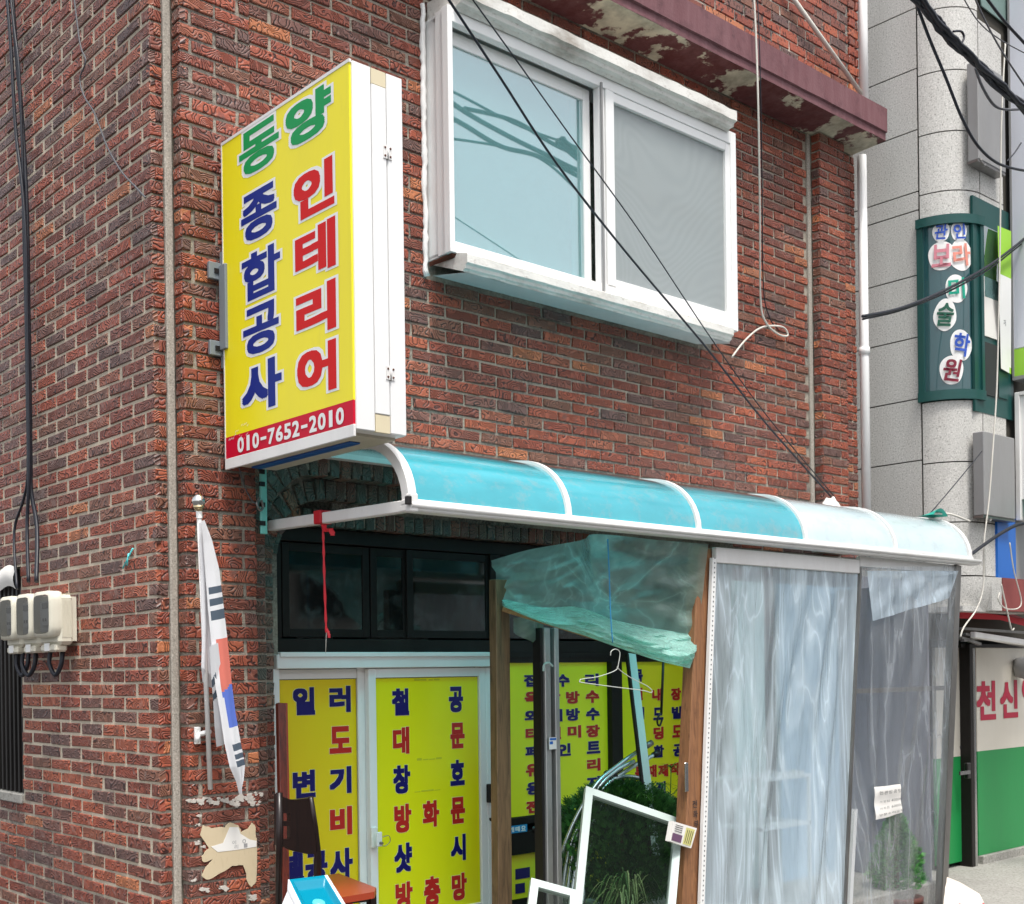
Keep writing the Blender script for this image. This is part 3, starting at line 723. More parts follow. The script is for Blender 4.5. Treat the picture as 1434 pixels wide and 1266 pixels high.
# shopfront: dark transom lights, white sliding door, side lights
YT = .26
def pane_frame(x0, x1, z0, z1, y, t, mat_, name, par, dep=.05):
    g = MB(); g.box((x0, y, z0), (x0 + t, y + dep, z1), 0, .002); g.box((x1 - t, y, z0), (x1, y + dep, z1), 0, .002)
    g.box((x0 + t, y + .001, z1 - t), (x1 - t, y + dep - .001, z1), 0, .002); g.box((x0 + t, y + .001, z0), (x1 - t, y + dep - .001, z0 + t), 0, .002)
    return g.build(name, mat_, par)
g = MB()
g.box((.80, YT, 1.86), (XR, YT + .09, 1.935), 0, .003); g.box((.80, YT, 2.455), (XR, YT + .09, 2.53), 0, .003)
g.box((.80, YT + .01, 1.935), (.865, YT + .08, 2.455)); g.box((2.36, YT - .01, 0.1), (2.44, YT + .09, 2.455), 0, .003); g.box((XR - .06, YT, 0), (XR, YT + .09, 2.455))
tr = g.build('transom_window', 'bronze', B)
def X(px, py=830): return at(px, py, 'y', YT).x
for (p, q, yy) in ((400, 522, .03), (524, 578, .03), (572, 690, .01)):
    pane_frame(X(p), X(q), 1.945, 2.45, YT + yy, .045, 'bronze', 'sash', tr, .02)
    g = MB(); g.box((X(p) + .03, YT + yy + .008, 1.97), (X(q) - .03, YT + yy + .012, 2.43)); g.build('pane', 'glassD', tr)
g = MB(); g.box((2.45, YT + .04, 1.95), (XR - .07, YT + .044, 2.45)); g.build('pane', 'glassD', tr)
g = MB()
for k in range(46): g.box((.87, YT + .05, 1.95 + k * .011), (2.35, YT + .053, 1.9545 + k * .011))
g.build('blind', mat('pale_blind', (.13, .15, .145), .6), tr)
g = MB(); g.box((1.02, YT + .10, 1.93), (1.26, YT + .11, 2.18)); g.box((1.5, YT + .10, 1.93), (1.95, YT + .11, 1.96)); g.build('paper_inside', mat('dim_paper', (.34, .36, .36), .7), tr)
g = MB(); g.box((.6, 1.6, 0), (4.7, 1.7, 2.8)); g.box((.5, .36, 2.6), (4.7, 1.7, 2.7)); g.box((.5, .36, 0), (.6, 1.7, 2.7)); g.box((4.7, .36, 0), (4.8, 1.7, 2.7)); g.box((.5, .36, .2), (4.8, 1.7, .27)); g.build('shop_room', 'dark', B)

YD = .20
g = MB()   # fixed frame of the door
g.box((.775, YD - .02, 1.775), (2.325, YD + .1, 1.85), 0, .004); g.box((2.262, YD, .28), (2.325, YD + .1, 1.774), 0, .004); g.box((.76, YD, .28), (.80, YD + .1, 1.774))
g.box((.79, YD - .03, 1.836), (2.30, YD + .0, 1.862), 0, .003)
door = g.build('door_frame', 'pvc', B)
def door_leaf(x0, x1, y, pk, name):
    g = MB(); t = .052
    g.box((x0, y, .30), (x0 + t, y + .04, 1.772), 0, .004); g.box((x1 - t, y, .30), (x1, y + .04, 1.772), 0, .004)
    g.box((x0 + t, y + .001, 1.72), (x1 - t, y + .039, 1.772), 0, .003); g.box((x0 + t, y + .001, .30), (x1 - t, y + .039, .38), 0, .003)
    lf = g.build(name, 'pvc', B)
    g = MB(); g.box((x0 + t - .005, y + .018, .37), (x1 - t + .005, y + .024, 1.725)); g.build('pane', 'glass', lf)
    g = MB(); g.box((x0 + t + .004, y + .014, .38), (x1 - t - .004, y + .0165, 1.716)); g.build('poster', pk, lf)
    return lf
xl = at(509, 1000, 'y', YD).x; xm = at(517, 1000, 'y', YD).x
dl = door_leaf(.77, xl + .055, YD + .05, 'yelA', 'sliding_door'); dr = door_leaf(xm, 2.262, YD, 'yelB', 'sliding_door')
g = MB(); g.box((xl - .006, YD + .042, .30), (xm + .01, YD + .049, 1.775)); g.build('track', 'alu', door)
PA = [('일', 425.5, 982, 31, 39, 'n'), ('러', 476, 979, 30, 37, 'n'), ('도', 476.6, 1036, 31, 38, 'r'), ('변', 425.8, 1098, 32, 39, 'n'), ('기', 476.6, 1092.6, 31, 38, 'n'), ('비', 477.5, 1149.7, 31, 40, 'r'),
      ('넬', 409, 1214, 33, 44, 'n'), ('공', 443, 1214, 31, 44, 'n'), ('사', 478, 1210, 32, 44, 'n'), ('제', 478, 1264, 32, 36, 'r')]
PB = [('철', 560.6, 983, 24, 38, 'n'), ('대', 561.5, 1037, 23, 38, 'r'), ('창', 562.4, 1091.5, 24, 40, 'n'), ('방', 564, 1146, 24, 40, 'r'), ('샷', 564.4, 1201, 25, 41, 'n'), ('방', 565.7, 1254, 24, 38, 'r'),
      ('화', 603.3, 1139.6, 23, 37, 'r'), ('충', 605, 1248, 23, 42, 'r'), ('공', 638.3, 979.5, 20, 36, 'n'), ('문', 640.4, 1030, 20, 36, 'r'), ('호', 640.4, 1082, 20, 36, 'n'), ('문', 641, 1134.7, 20, 37, 'r'),
      ('시', 641.6, 1187, 21, 37, 'n'), ('망', 643, 1241.7, 21, 38, 'r')]
def lettering(par, Y, items, lift=0): write_y(par, Y, items, {'n': 'snavy', 'r': 'pred'}, 'palline', .050, .012)
lettering(dl, YD + .064, PA); lettering(dr, YD + .014, PB)
# ghost of removed sticker tape, pull handle, lock
g = MB()
for (px, py) in ((599, 953), (602, 1064), (600, 1108)):
    c = at(px, py, 'y', YD + .0125)
    for q in range(4): g.box((c.x - .10 + q * .05 + ru(-.01, .01), YD + .0125, c.z), (c.x - .06 + q * .05, YD + .0132, c.z + ru(.004, .014)))
g.build('tape_mark', mat('old_tape', (.55, .56, .02), .6), dr)
c = at(688, 1110, 'y', YD - .03)
g = MB(); g.box((c.x - .014, YD - .03, c.z - .06), (c.x + .014, YD + .0, c.z + .05), 0, .003)
for q in range(3): g.box((c.x - .006, YD - .033, c.z - .03 + q * .025), (c.x + .006, YD - .030, c.z - .018 + q * .025), 1)
g.build('lock', ['bronze', 'steel'], dr)
g = MB(); g.tube(smooth([(c.x + .004, YD - .02, c.z - .055), (c.x + .012, YD - .05, c.z - .09), (c.x + .010, YD - .05, c.z - .15), (c.x - .006, YD - .03, c.z - .165), (c.x - .012, YD - .03, c.z - .15)]), .006); g.build('handle', 'blackbar', dr)
c = at(527, 1172, 'y', YD - .02)
g = MB(); g.box((c.x - .03, YD - .018, c.z - .06), (c.x + .012, YD, c.z + .055), 0, .004); g.box((c.x - .022, YD - .055, c.z - .05), (c.x + .016, YD - .045, c.z + .03), 0, .004)
g.tube([(c.x, YD - .055, c.z - .03), (c.x, YD - .075, c.z - .03)], .008, 1); g.tube(smooth([(c.x + .02, YD - .05, c.z), (c.x + .055, YD - .06, c.z + .005), (c.x + .065, YD - .06, c.z - .025), (c.x + .04, YD - .05, c.z - .05), (c.x + .01, YD - .05, c.z - .045)]), .0022, 1)
g.build('padlock_hasp', ['alu', 'steelD'], dr)

# side lights to the right of the door
YS = .25
sw2 = thing('side', '', ''); bpy.data.objects.remove(sw2)
g = MB(); g.box((2.44, YS + .0, .80), (XR - .06, YS + .07, .845), 0, .003); g.box((2.44, YS - .01, .62), (XR - .06, YS + .07, .76), 0, .004); g.box((2.44, YS + .0, 1.80), (XR - .06, YS + .07, 1.862))
xa, xb = at(856, 1000, 'y', YS - .02).x, at(868, 1000, 'y', YS - .02).x
g.box((xa, YS - .03, .28), (xb + .02, YS + .07, 1.80), 0, .004); g.box((2.44, YS, .28), (XR - .06, YS + .07, .34))
for k in range(3): g.box((2.44 + .6 * k, YS - .006, 1.832), (2.44 + .6 * k + .55, YS - .001, 1.836), 0)
sl2 = g.build('side_window', 'bronze', B)
g = MB(); g.box((2.445, YS + .02, .845), (xa, YS + .026, 1.798)); g.build('pane', 'glass', sl2)
g = MB(); g.box((xb, YS + .02, .845), (XR - .06, YS + .026, 1.798)); g.build('pane', 'glass', sl2)
xe1 = at(856, 1000, 'y', YS).x
g = MB(); g.box((2.447, YS + .012, .85), (xa - .002, YS + .015, 1.797)); pL = g.build('poster', 'yelC', sl2)
g = MB(); g.box((xb + .024, YS + .012, .85), (XR - .065, YS + .015, 1.797)); pR = g.build('poster', 'yelC', sl2)
g = MB(); g.box((2.447, YS + .012, .345), (xa - .002, YS + .015, .618)); g.build('poster', 'yelC', sl2)
P1 = [('집', 743, 953), ('수', 788, 953), ('리', 828.6, 952), ('옥', 744, 977.4, 'r'), ('상', 775, 977, 'r'), ('방', 802, 976.6, 'r'), ('수', 829.4, 975.5, 'r'), ('외', 744, 1003), ('벽', 778, 1002), ('방', 802.3, 1000.6), ('수', 830, 999.8),
      ('타', 745.3, 1027.7, 'r'), ('일', 776, 1027, 'r'), ('미', 804.2, 1024.7, 'r'), ('장', 830.2, 1023.7, 'r'), ('페', 745, 1052.6), ('인', 789.7, 1050), ('트', 831, 1046.6), ('유', 745.7, 1078.4, 'r'), ('리', 831.3, 1071, 'r'),
      ('용', 746.6, 1104), ('지', 831, 1096), ('전', 746.2, 1129.6, 'r'), ('수', 831, 1121, 'r')]
P2 = [('목', 893, 946), ('실', 893, 972, 'r'), ('내', 920, 973, 'r'), ('장', 946.6, 972, 'r'), ('미', 895, 999), ('모', 921.7, 999.5), ('빌', 947.5, 998), ('딩', 922, 1026.6, 'r'), ('도', 948.3, 1024, 'r'), ('합', 922.6, 1052), ('공', 949.4, 1050.6),
      ('목', 896, 1082, 'r'), ('재', 912.3, 1080, 'r'), ('제', 928.5, 1079, 'r'), ('작', 945, 1077, 'r'), ('전', 925.4, 1103)]
for lst, par, wpx in ((P1, pL, 19), (P2, pR, 14)):
    lettering(par, YS + .011, [(t[0], t[1], t[2], wpx, 17.5, t[3] if len(t) > 3 else 'n') for t in lst], .0012)
# blue sticker on the sill band, row of dials, blue print on the lower poster
a = at(711, 1168, 'y', YS - .011); b = at(738, 1154, 'y', YS - .011)
g = MB(); g.box((a.x, YS - .0125, a.z), (b.x, YS - .0105, b.z)); st = g.build('blue_sticker', mat('sticker_blue', (.02, .28, .60), .3), sl2)
g = MB()
for i, chh in enumerate('개때요'): put(g, chh, planar((a.x + (b.x - a.x) * (.2 + .3 * i), YS - .0130, (a.z + b.z) / 2), XE, ZE, -YE), (b.x - a.x) * .24, (b.z - a.z) * .7)
g.build('sticker_lettering', 'swhite', sl2)
g = MB()
for px in (748, 756):
    c = at(px, 1161, 'y', YS - .012); g.lathe((c.x, YS - .012, c.z), [(.018, 0), (.018, .010), (.010, .014)], 0, 14, -YE)
g.build('dial', 'blackbar', sl2)
g = MB()
for (p0, q0, p1, q1) in ((722, 1214, 742, 1232), (722, 1236, 735, 1252), (752, 1200, 772, 1225)):
    a = at(p0, q1, 'y', YS + .01); b = at(p1, q0, 'y', YS + .01); g.box((a.x, YS + .0095, a.z), (b.x, YS + .0115, b.z))
g.build('blue_print', 'snavy', sl2)

# ------------------------------------------------------------------ hanging sign box
XS = .30
def sx(y): return XS + (-.12 - y) * .02
SY0, SY1 = -.13, -1.145            # far edge at the wall, near edge
SZ0, SZ1 = 2.745, 4.25
sg = thing('hanging_sign', 'tall yellow box sign with green, red and blue Korean lettering hung from the wall', 'sign', (XS + .14, -.12, 2.7))
g = MB(); g.box((XS + .006, SY1 + .012, SZ0), (XS + .275, SY0, SZ1), 0, .004)
cab = g.build('cabinet', 'alu', sg)
g = MB(); g.box((XS - .004, SY1, SZ0 - .03), (XS + .008, SY0, SZ0 + .02), 0, .002); g.box((XS - .004, SY1, SZ1 - .008), (XS + .008, SY0, SZ1 + .006)); g.box((XS - .004, SY0 - .008, SZ0 + .02), (XS + .008, SY0, SZ1 - .008))
g.build('edge_trim', 'alu', sg)
zr = 2.865
g = MB(); g.box((XS - .002, SY1 + .004, zr), (XS + .008, SY0 - .008, SZ1 - .008)); fc = g.build('face_panel', 'yel', sg)
g = MB(); g.box((XS - .0025, SY1 + .004, SZ0 + .02), (XS + .008, SY0 - .008, zr - .0005)); rc = g.build('phone_strip', 'spink', sg)
for ch, px, py, wd, ht, key in (('동', 363, 206, 56, 64, 'g'), ('양', 432, 164, 64, 63, 'g'), ('인', 440, 266, 57, 68, 'r'), ('테', 442, 350, 57, 68, 'r'), ('리', 443, 435, 56, 68, 'r'), ('어', 444, 518, 55, 69, 'r'),
                          ('종', 363, 299, 50, 68, 'b'), ('합', 366, 382, 54, 66, 'b'), ('공', 366, 460, 50, 67, 'b'), ('사', 367, 540, 56, 68, 'b')):
    c = at(px, py, 'x', XS); ya = at(px - wd / 2, py, 'x', XS).y - at(px + wd / 2, py, 'x', XS).y
    hh = at(px, py - ht / 2, 'x', XS).z - at(px, py + ht / 2, 'x', XS).z
    sf = planar((XS - .0022, c.y, c.z), -YE, ZE, -XE)
    letter(fc, ch, sf, abs(ya), hh, {'g': 'sgreen', 'r': 'sred', 'b': 'sblue'}[key], 'swhite', .030 if ch in '동종합공' else .042, .05)
c = at(408, 607, 'x', XS); y0_, y1_ = at(333, 618, 'x', XS).y, at(484, 596, 'x', XS).y
txt = '010-7652-2010'
for i, chh in enumerate(txt):
    yy = y0_ + (y1_ - y0_) * (i + .5) / 13
    if chh == '-': letter(rc, chh, planar((XS - .003, yy, 2.812), -YE, ZE, -XE), .048, .014, 'swhite', None, .01)
    else: letter(rc, chh, planar((XS - .003, yy, 2.812), -YE, ZE, -XE), .026 if chh == '1' else .056, .070, 'swhite', None, .03)
g = MB()
for k in range(16):
    y = SY0 - .03 - ru(0, .17); z = 2.865 + ru(-.035, .035); a = ru(.004, .02); g.poly([(XS - .0032 - k * .00002, y, z), (XS - .0032 - k * .00002, y - a, z + a * .5), (XS - .0032 - k * .00002, y - a * 1.2, z + a * .5 + .004), (XS - .0032 - k * .00002, y - .002, z + .003)])
g.build('scratches', 'swhite', sg)
# front end: three white strips with rusty hinges
xq = [XS + .006, XS + .105, XS + .185, XS + .272]
for i in range(3):
    g = MB(); zt = SZ1 - (.0 if i != 1 else .065); zb = SZ0 + (.0 if i != 1 else .075)
    g.box((xq[i] + .002, SY1 - .006, zb), (xq[i + 1] - .002, SY1 + .012, zt), 0, .003); g.build('end_strip', 'pvc', sg)
g = MB(); g.box((xq[1] + .002, SY1 - .003, SZ1 - .062), (xq[2] - .002, SY1 + .012, SZ1)); g.build('end_cap', mat('cream_cap_top', (.66, .58, .40), .5), sg); g = MB(); g.box((xq[1] + .002, SY1 - .003, SZ0), (xq[2] - .002, SY1 + .012, SZ0 + .073)); g.build('end_cap', mat('cream_cap', (.66, .58, .40), .5), sg)
for py in (215, 523):
    z = at(543, py, 'y', SY1).z; g = MB(); g.box((xq[2] - .022, SY1 - .010, z - .028), (xq[2] + .022, SY1 - .0065, z + .028), 0); g.tube([(xq[2], SY1 - .012, z - .028), (xq[2], SY1 - .012, z + .028)], .004)
    for a in (-1, 1):
        for q in (-1, 1): g.lathe((xq[2] + a * .014, SY1 - .010, z + q * .017), [(.005, 0), (.004, .003)], 1, 8, -YE)
    g.build('hinge', ['alu', 'rust'], sg)
g = MB(); g.box((XS + .03, SY1 + .06, SZ0 - .012), (XS + .26, SY0 - .03, SZ0 + .002)); g.build('bottom_tray', mat('cream_tray', (.52, .48, .38), .5), sg)
g = MB(); g.box((XS + .10, SY1 + .17, SZ0 - .020), (XS + .16, SY0 - .06, SZ0 - .0115), 0, .004); g.build('blue_bar', 'bar', sg)
g = MB()    # wall bracket
for z, dz in ((3.655, .04), (3.29, .035)):
    g.box((.235, -.112, z - dz), (.335, -.092, z + dz), 0, .003); g.box((.262, -.118, z - .012), (.29, -.111, z + .010), 1)
g.box((.285, -.17, 3.28), (.36, -.112, 3.68), 0, .003); g.box((.30, -.14, 3.20), (.315, -.10, 3.75))
g.build('wall_bracket', ['grey', 'blackbar'], sg)

# ------------------------------------------------------------------ awning
YG, ZG = -1.13, 2.455
AW = thing('awning', 'long curved awning with three teal and three clear panels over the shopfront', 'awning', (3., 0, 2.45))
prof = [(YG, ZG + .02)]
for k in range(1, 11):
    a = pi - (pi / 2) * k / 10 * .93; prof.append((YG + .34 + .34 * cos(a), ZG + .02 + .30 * sin(a)))
prof.append((-.02, prof[-1][1] + .11))
prof = [(p[0], p[1]) for p in prof]
def ppt(t):
    t = max(0, min(1, t)) * (len(prof) - 1); i = min(int(t), len(prof) - 2); f = t - i
    return prof[i][0] * (1 - f) + prof[i + 1][0] * f, prof[i][1] * (1 - f) + prof[i + 1][1] * f
ribx = [at(575, 700, 'y', YG).x, at(795, 722, 'y', YG).x, at(977, 745, 'y', YG).x, at(1127, 757, 'y', YG).x, at(1253, 770, 'y', YG).x, at(1357, 778, 'y', YG).x]
rx = [at(575, 706, 'y', YG).x] + ribx[1:]
for i in range(5):
    g = MB(); xa, xb = rx[i], rx[i + 1]
    g.grid(lambda u, v: (xa + (xb - xa) * u, ppt(v)[0], ppt(v)[1] + .004 * sin(u * pi)), 8, 22)
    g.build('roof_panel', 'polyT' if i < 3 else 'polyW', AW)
for i, x in enumerate(rx):
    g = MB(); wd = .045 if i in (0, 5) else .032
    lo = []; 
    for t in range(23):
        y, z = ppt(t / 22); y2, z2 = ppt(min(1, t / 22 + .02)); y1, z1 = ppt(max(0, t / 22 - .02)); ty, tz = y2 - y1, z2 - z1; L = math.hypot(ty, tz); lo.append((y, z, -tz / L, ty / L))
    for t in range(22):
        for e0, e1 in (((-wd / 2, .014), (wd / 2, .014)), ((wd / 2, .014), (wd / 2, -.03)), ((wd / 2, -.03), (-wd / 2, -.03)), ((-wd / 2, -.03), (-wd / 2, .014))):
            P = lambda q, e: (x + e[0], lo[q][0] + lo[q][2] * e[1], lo[q][1] + lo[q][3] * e[1])
            g.poly([P(t, e0), P(t, e1), P(t + 1, e1), P(t + 1, e0)])
    g.poly([(x + a, lo[0][0] + lo[0][2] * b, lo[0][1] + lo[0][3] * b) for a, b in ((-wd / 2, .014), (wd / 2, .014), (wd / 2, -.03), (-wd / 2, -.03))])
    g.build('rib', 'alu', AW)
gx0, gx1 = rx[0] - .03, at(1372, 785, 'y', YG - .03).x
g = MB(); g.box((gx0, YG - .035, ZG - .025), (gx1, YG + .04, ZG + .005), 0, .006); g.box((gx0, YG - .025, ZG + .005), (rx[5] + .02, YG + .03, ZG + .028), 0, .005); g.tube([(gx0, YG - .037, ZG + .0), (gx1, YG - .037, ZG + .0)], .012, 0, 10)
g.build('gutter_rail', 'alu', AW)
g = MB(); g.bar((.615, -.03, 2.482), (.60, YG, ZG + .0), .045, .05, 0, None, .004); g.build('side_beam', 'alu', AW)
g = MB(); g.box((rx[0] - .03, YG - .04, ZG - .03), (rx[0] + .012, YG - .0, ZG + .05), 0, .006); g.box((rx[0] - .05, YG - .045, ZG + .0), (rx[0] - .028, YG - .02, ZG + .035), 1, .003); g.build('corner_joint', ['alu', 'blackbar'], AW)
g = MB(); g.box((.51, -.105, 2.43), (.545, -.088, 2.76), 0, .003)
for z in (2.47, 2.56, 2.66, 2.72): g.box((.50, -.11, z), (.53, -.104, z + .022), 1)
g.tube(smooth([(.49, -.12, 2.6), (.47, -.13, 2.57), (.485, -.13, 2.54), (.51, -.12, 2.555), (.5, -.12, 2.59)]), .007, 2)
g.build('wall_hook_plate', ['tealbr', 'blackbar', 'steelD'], AW)
g = MB(); g.box((.60, -.06, ppt(1)[1] - .03), (rx[5], -.005, ppt(1)[1] + .01)); g.build('wall_rail', 'alu', AW)
# green rag and bag lying on top
g = MB(); g.grid(lambda u, v: (at(1160, 690, 'y', -.3).x - .14 + .28 * u, -.40 + .16 * v, ppt(.97)[1] + .02 + .11 * sin(pi * u) * sin(pi * v) * (1 + .7 * noise.noise(Vector((u * 5, v * 5, 2)))) - .02), 12, 8)
one(g, 'plastic_bag', 'paper', 'crumpled white plastic bag lying on the awning beside the right brick pier', 'bag')
g = MB(); xx = at(1302, 722, 'y', -.9).x; g.grid(lambda u, v: (xx - .10 + .2 * u, -.98 + .12 * v, ppt(.84)[1] + .012 + .05 * sin(pi * u) * (1 - v)), 6, 4)
one(g, 'green_scrap', 'tgreen', 'small green cloth scrap on the clear end of the awning', 'cloth')
g = MB(); g.tube(smooth([(xx + .0, -.93, ppt(.84)[1] + .03), (xx + .15, -.97, ppt(.78)[1] + .04), (xx + .33, -1.02, ppt(.6)[1] + .035)]), .008)
one(g, 'white_rope', 'cableW', 'short white rope beside the green scrap on the awning', 'rope')

# red ribbon tied round the side beam
pt = at(452, 725, 'x', .61); g = MB()
g.box((.575, pt.y - .028, pt.z - .03), (.645, pt.y + .028, pt.z + .032), 0, .004)
def strip(pts, wd, sd=Vector((.8, -.6, 0))):
    pts = smooth(pts, 5); m = MB(); n0 = 0
    for i in range(len(pts) - 1):
        w0 = wd * (1 + .3 * sin(i * 2.1)); w1 = wd * (1 + .3 * sin((i + 1) * 2.1))
        m.poly([pts[i] - sd * w0 / 2, pts[i] + sd * w0 / 2, pts[i + 1] + sd * w1 / 2, pts[i + 1] - sd * w1 / 2], sm=True)
        for s2 in (-1, 1): m.poly([pts[i] + sd * w0 / 2 * s2, pts[i] + sd * w0 / 2 * s2 + Vector((.002, .003, 0)), pts[i + 1] + sd * w1 / 2 * s2 + Vector((.002, .003, 0)), pts[i + 1] + sd * w1 / 2 * s2])
    return m
def merge(a, b):
    n = len(a.v); a.v += b.v
    for f, m, x, p, uv, sm in zip(b.f, b.m, b.a, b.p, b.uv, b.sm): a.face([n + i for i in f], m, x, p, uv, sm)
Q = lambda px, py: at(px, py, 'x', .57)
merge(g, strip([Q(453, 735), Q(458, 745), Q(463, 740), Q(466, 750)], .022)); merge(g, strip([Q(452, 735), Q(453, 760), Q(454, 800), Q(456, 860), Q(457, 886)], .010)); merge(g, strip([Q(457, 880), Q(460, 886), Q(461, 893)], .012))
g.tube([Q(457, 886), Q(456, 915)], .0015, 1)
one(g, 'red_ribbon', ['redrib', 'cableW'], 'long red plastic ribbon tied round the white awning side beam and hanging down', 'ribbon')

# ------------------------------------------------------------------ flag
fl = thing('national_flag', 'furled white South Korean flag on a slanting pole beside the corner pier', 'flag', (.19, -.1, 1.2))
A, Bq = at(279, 722, 'y', -.32), at(294.5, 1105, 'y', -.125)
g = MB(); g.tube([A, Bq], .0115, 0, 12); g.build('pole', 'alu', fl)
dd = (A - Bq).normalized()
g = MB(); g.lathe(A, [(.014, -.01), (.014, .02), (.009, .022), (.009, .04)], 0, 12, dd); g.build('pole_cap', 'swhite', fl)
g = MB(); g.lathe(A + dd * .062, [(.004, -.034), (.018, -.028), (.029, -.008), (.031, .004), (.026, .018), (.012, .030), (.004, .034)], 0, 18, dd); g.lathe(A + dd * .062, [(.010, -.045), (.022, -.03), (.0265, -.016)], 1, 18, dd); g.build('finial', ['silver', 'gold'], fl)
# cloth hanging in two folds; columns follow the outline seen in the photograph
def fold(rows, y0, amp, mfun, nm, seed, matl):
    g = MB(); ny = len(rows) - 1
    def fn(u, v):
        t = v * ny; i = min(int(t), ny - 1); f = t - i
        (xl, yl, xr, yr), (xl2, yl2, xr2, yr2) = rows[i], rows[i + 1]
        xl, yl, xr, yr = [a * (1 - f) + b * f for a, b in ((xl, xl2), (yl, yl2), (xr, xr2), (yr, yr2))]
        yy = y0 + .16 * v
        p = at(xl + (xr - xl) * u, yl + (yr - yl) * u, 'y', yy)
        return p + Vector((0, 1, 0)) * (amp * sin(u * 7 + seed + v * 2) * v + .004)
    g.grid(fn, 14, 150, mfun); return g.build(nm, matl, fl)
rows1 = [(283, 730, 287, 728), (285, 760, 298, 757), (288, 800, 308, 797), (292, 850, 314, 845), (297, 900, 320, 896), (303, 960, 326, 955), (310, 1000, 331, 995), (316, 1040, 338, 1035), (324, 1075, 345, 1070), (333, 1095, 343, 1092), (337, 1112, 339, 1110)]
def m1(u, v):
    y = 730 + v * 380
    for lo, hi in ((822, 830), (836, 843), (848, 857)):
        if lo <= y <= hi and u > .12: return 3
    for lo, hi in ((1003, 1011), (1016, 1024), (1028, 1036)):
        if lo <= y + 2 <= hi and u > .3: return 3
    if 878 < y < 936 and u > .25:
        return 1 if (y < 930 - (u - .25) * 14) else 2
    if 936 <= y < 978 and u > .35: return 2
    return 0
fold(rows1, -.36, .012, m1, 'cloth', 0., ['flagW', 'flagR', 'flagB', 'flagK'])
rows2 = [(279, 732, 284, 730), (282, 800, 294, 800), (284, 880, 297, 878), (282, 935, 298, 945), (283, 955, 300, 965)]
fold(rows2, -.345, .012, lambda u, v: 0, 'cloth_fold', 2., ['flagW'])
rows3 = [(294, 905, 306, 900), (297, 950, 312, 950), (300, 985, 320, 985), (302, 1020, 326, 1015), (304, 1046, 329, 1036)]
fold(rows3, -.315, .010, lambda u, v: 3 if (.26 < v + u * .16 < .34 or .40 < v + u * .16 < .47) and u < .42 else 0, 'cloth_fold', 1., ['flagW', 'flagR', 'flagB', 'flagK'])
c = at(283, 1030, 'y', -.11)
g = MB(); g.tube([(c.x - .02, -.085, c.z), (c.x + .02, -.15, c.z + .02)], .012, 0); g.box((c.x - .03, -.10, c.z - .04), (c.x + .0, -.085, c.z + .04), 0, .003); g.box((c.x + .01, -.105, c.z - .045), (c.x + .07, -.088, c.z - .038), 1); g.tube([(c.x - .03, -.13, c.z + .01), (c.x - .035, -.12, c.z - .03)], [.009, .012], 0)
g.build('wall_holder', ['swhite', 'blackbar'], fl)

# ------------------------------------------------------------------ electricity meters
def meter(yb, z0, z1, label, front_y, side):
    t = thing('electricity_meter', label, 'meter', (0, yb, z0), 'electricity meters on the side wall')
    g = MB(); w2 = .125; dp = .22
    y0, y1 = front_y, front_y + w2 * 2
    return t
mets = [((1.415, .215), 'cream electricity meter nearest the corner with its ribbed side showing'), ((1.66, .205), 'middle cream electricity meter of the three on the side wall'), ((1.89, .20), 'cream electricity meter farthest from the corner, in front of the barred window')]
MY = [(1.18, 1.40), (1.42, 1.62), (1.64, 1.83)]
for (y0, y1), (_, lab) in zip([(.865, 1.115), (1.135, 1.345), (1.375, 1.58)], mets):
    t = thing('electricity_meter', lab, 'meter', (0, (y0 + y1) / 2, 1.9), 'electricity meters on the side wall')
    z0, z1 = 1.955, 2.175
    fx = -.135
    g = MB(); g.box((fx + .03, y0, z0 - .04), (-.02, y1, z1), 0, .018)
    for k in range(8): g.box((-.088 + k * .007, y0 - .003, z0 - .0), (-.085 + k * .007, y0 + .004, z1 - .03))
    g.box((-.03, y0 + .01, z0 - .02), (-.004, y1 - .01, z1 - .01)); g.build('housing', 'meter', t)
    g = MB(); yc = (y0 + y1) / 2; hw = (y1 - y0) / 2; out = []
    for k in range(24):
        a = 2 * pi * k / 24; q = 9.; r = (abs(cos(a)) ** q + abs(sin(a)) ** q) ** (-1 / q); out.append((cos(a) * r, sin(a) * r))
    zc, hz = (z0 + z1) / 2 + .01, (z1 - z0) / 2 + .01
    M_ = 0
    O_ = [(fx - .004, yc + a * hw, zc + b * hz) for a, b in out]; I_ = [(fx - .012, yc + a * hw * .78, zc + b * hz * .84) for a, b in out]; Bk = [(fx + .05, yc + a * hw * 1.0, zc + b * hz) for a, b in out]
    n0 = len(g.v); g.v += O_ + I_ + Bk
    for k in range(24):
        l = (k + 1) % 24; g.face((n0 + k, n0 + l, n0 + 24 + l, n0 + 24 + k), sm=True); g.face((n0 + k, n0 + 48 + k, n0 + 48 + l, n0 + l), sm=True)
    g.build('bezel', 'meter', t)
    g = MB(); g.poly([(fx - .0125, yc + a * hw * .77, zc + b * hz * .83) for a, b in out]); g.build('window', 'meterG', t)
    g = MB(); g.box((fx + .02, y0 + .035, z0 + .03), (fx + .03, y1 - .035, z1 - .03)); g.box((fx + .008, yc - .04, zc - .06), (fx + .02, yc + .04, zc + .03), 0, .003); g.box((fx + .004, yc - .03, zc + .03), (fx + .012, yc + .03, zc + .06), 1)
    for q in (-1, 1): g.box((fx + .004, yc + q * .015 - .005, zc - .035), (fx + .009, yc + q * .015 + .005, zc - .02), 1)
    g.build('dial_plate', ['meterI', 'ink'], t)
    g = MB(); g.box((fx + .02, y0 + .03, z0 - .075), (fx + .09, y1 - .03, z0 - .035), 0, .01); g.box((fx + .015, yc - .03, z0 - .07), (fx + .02, yc + .03, z0 - .03), 1); g.build('terminal_cover', ['meter', 'swhite'], t)
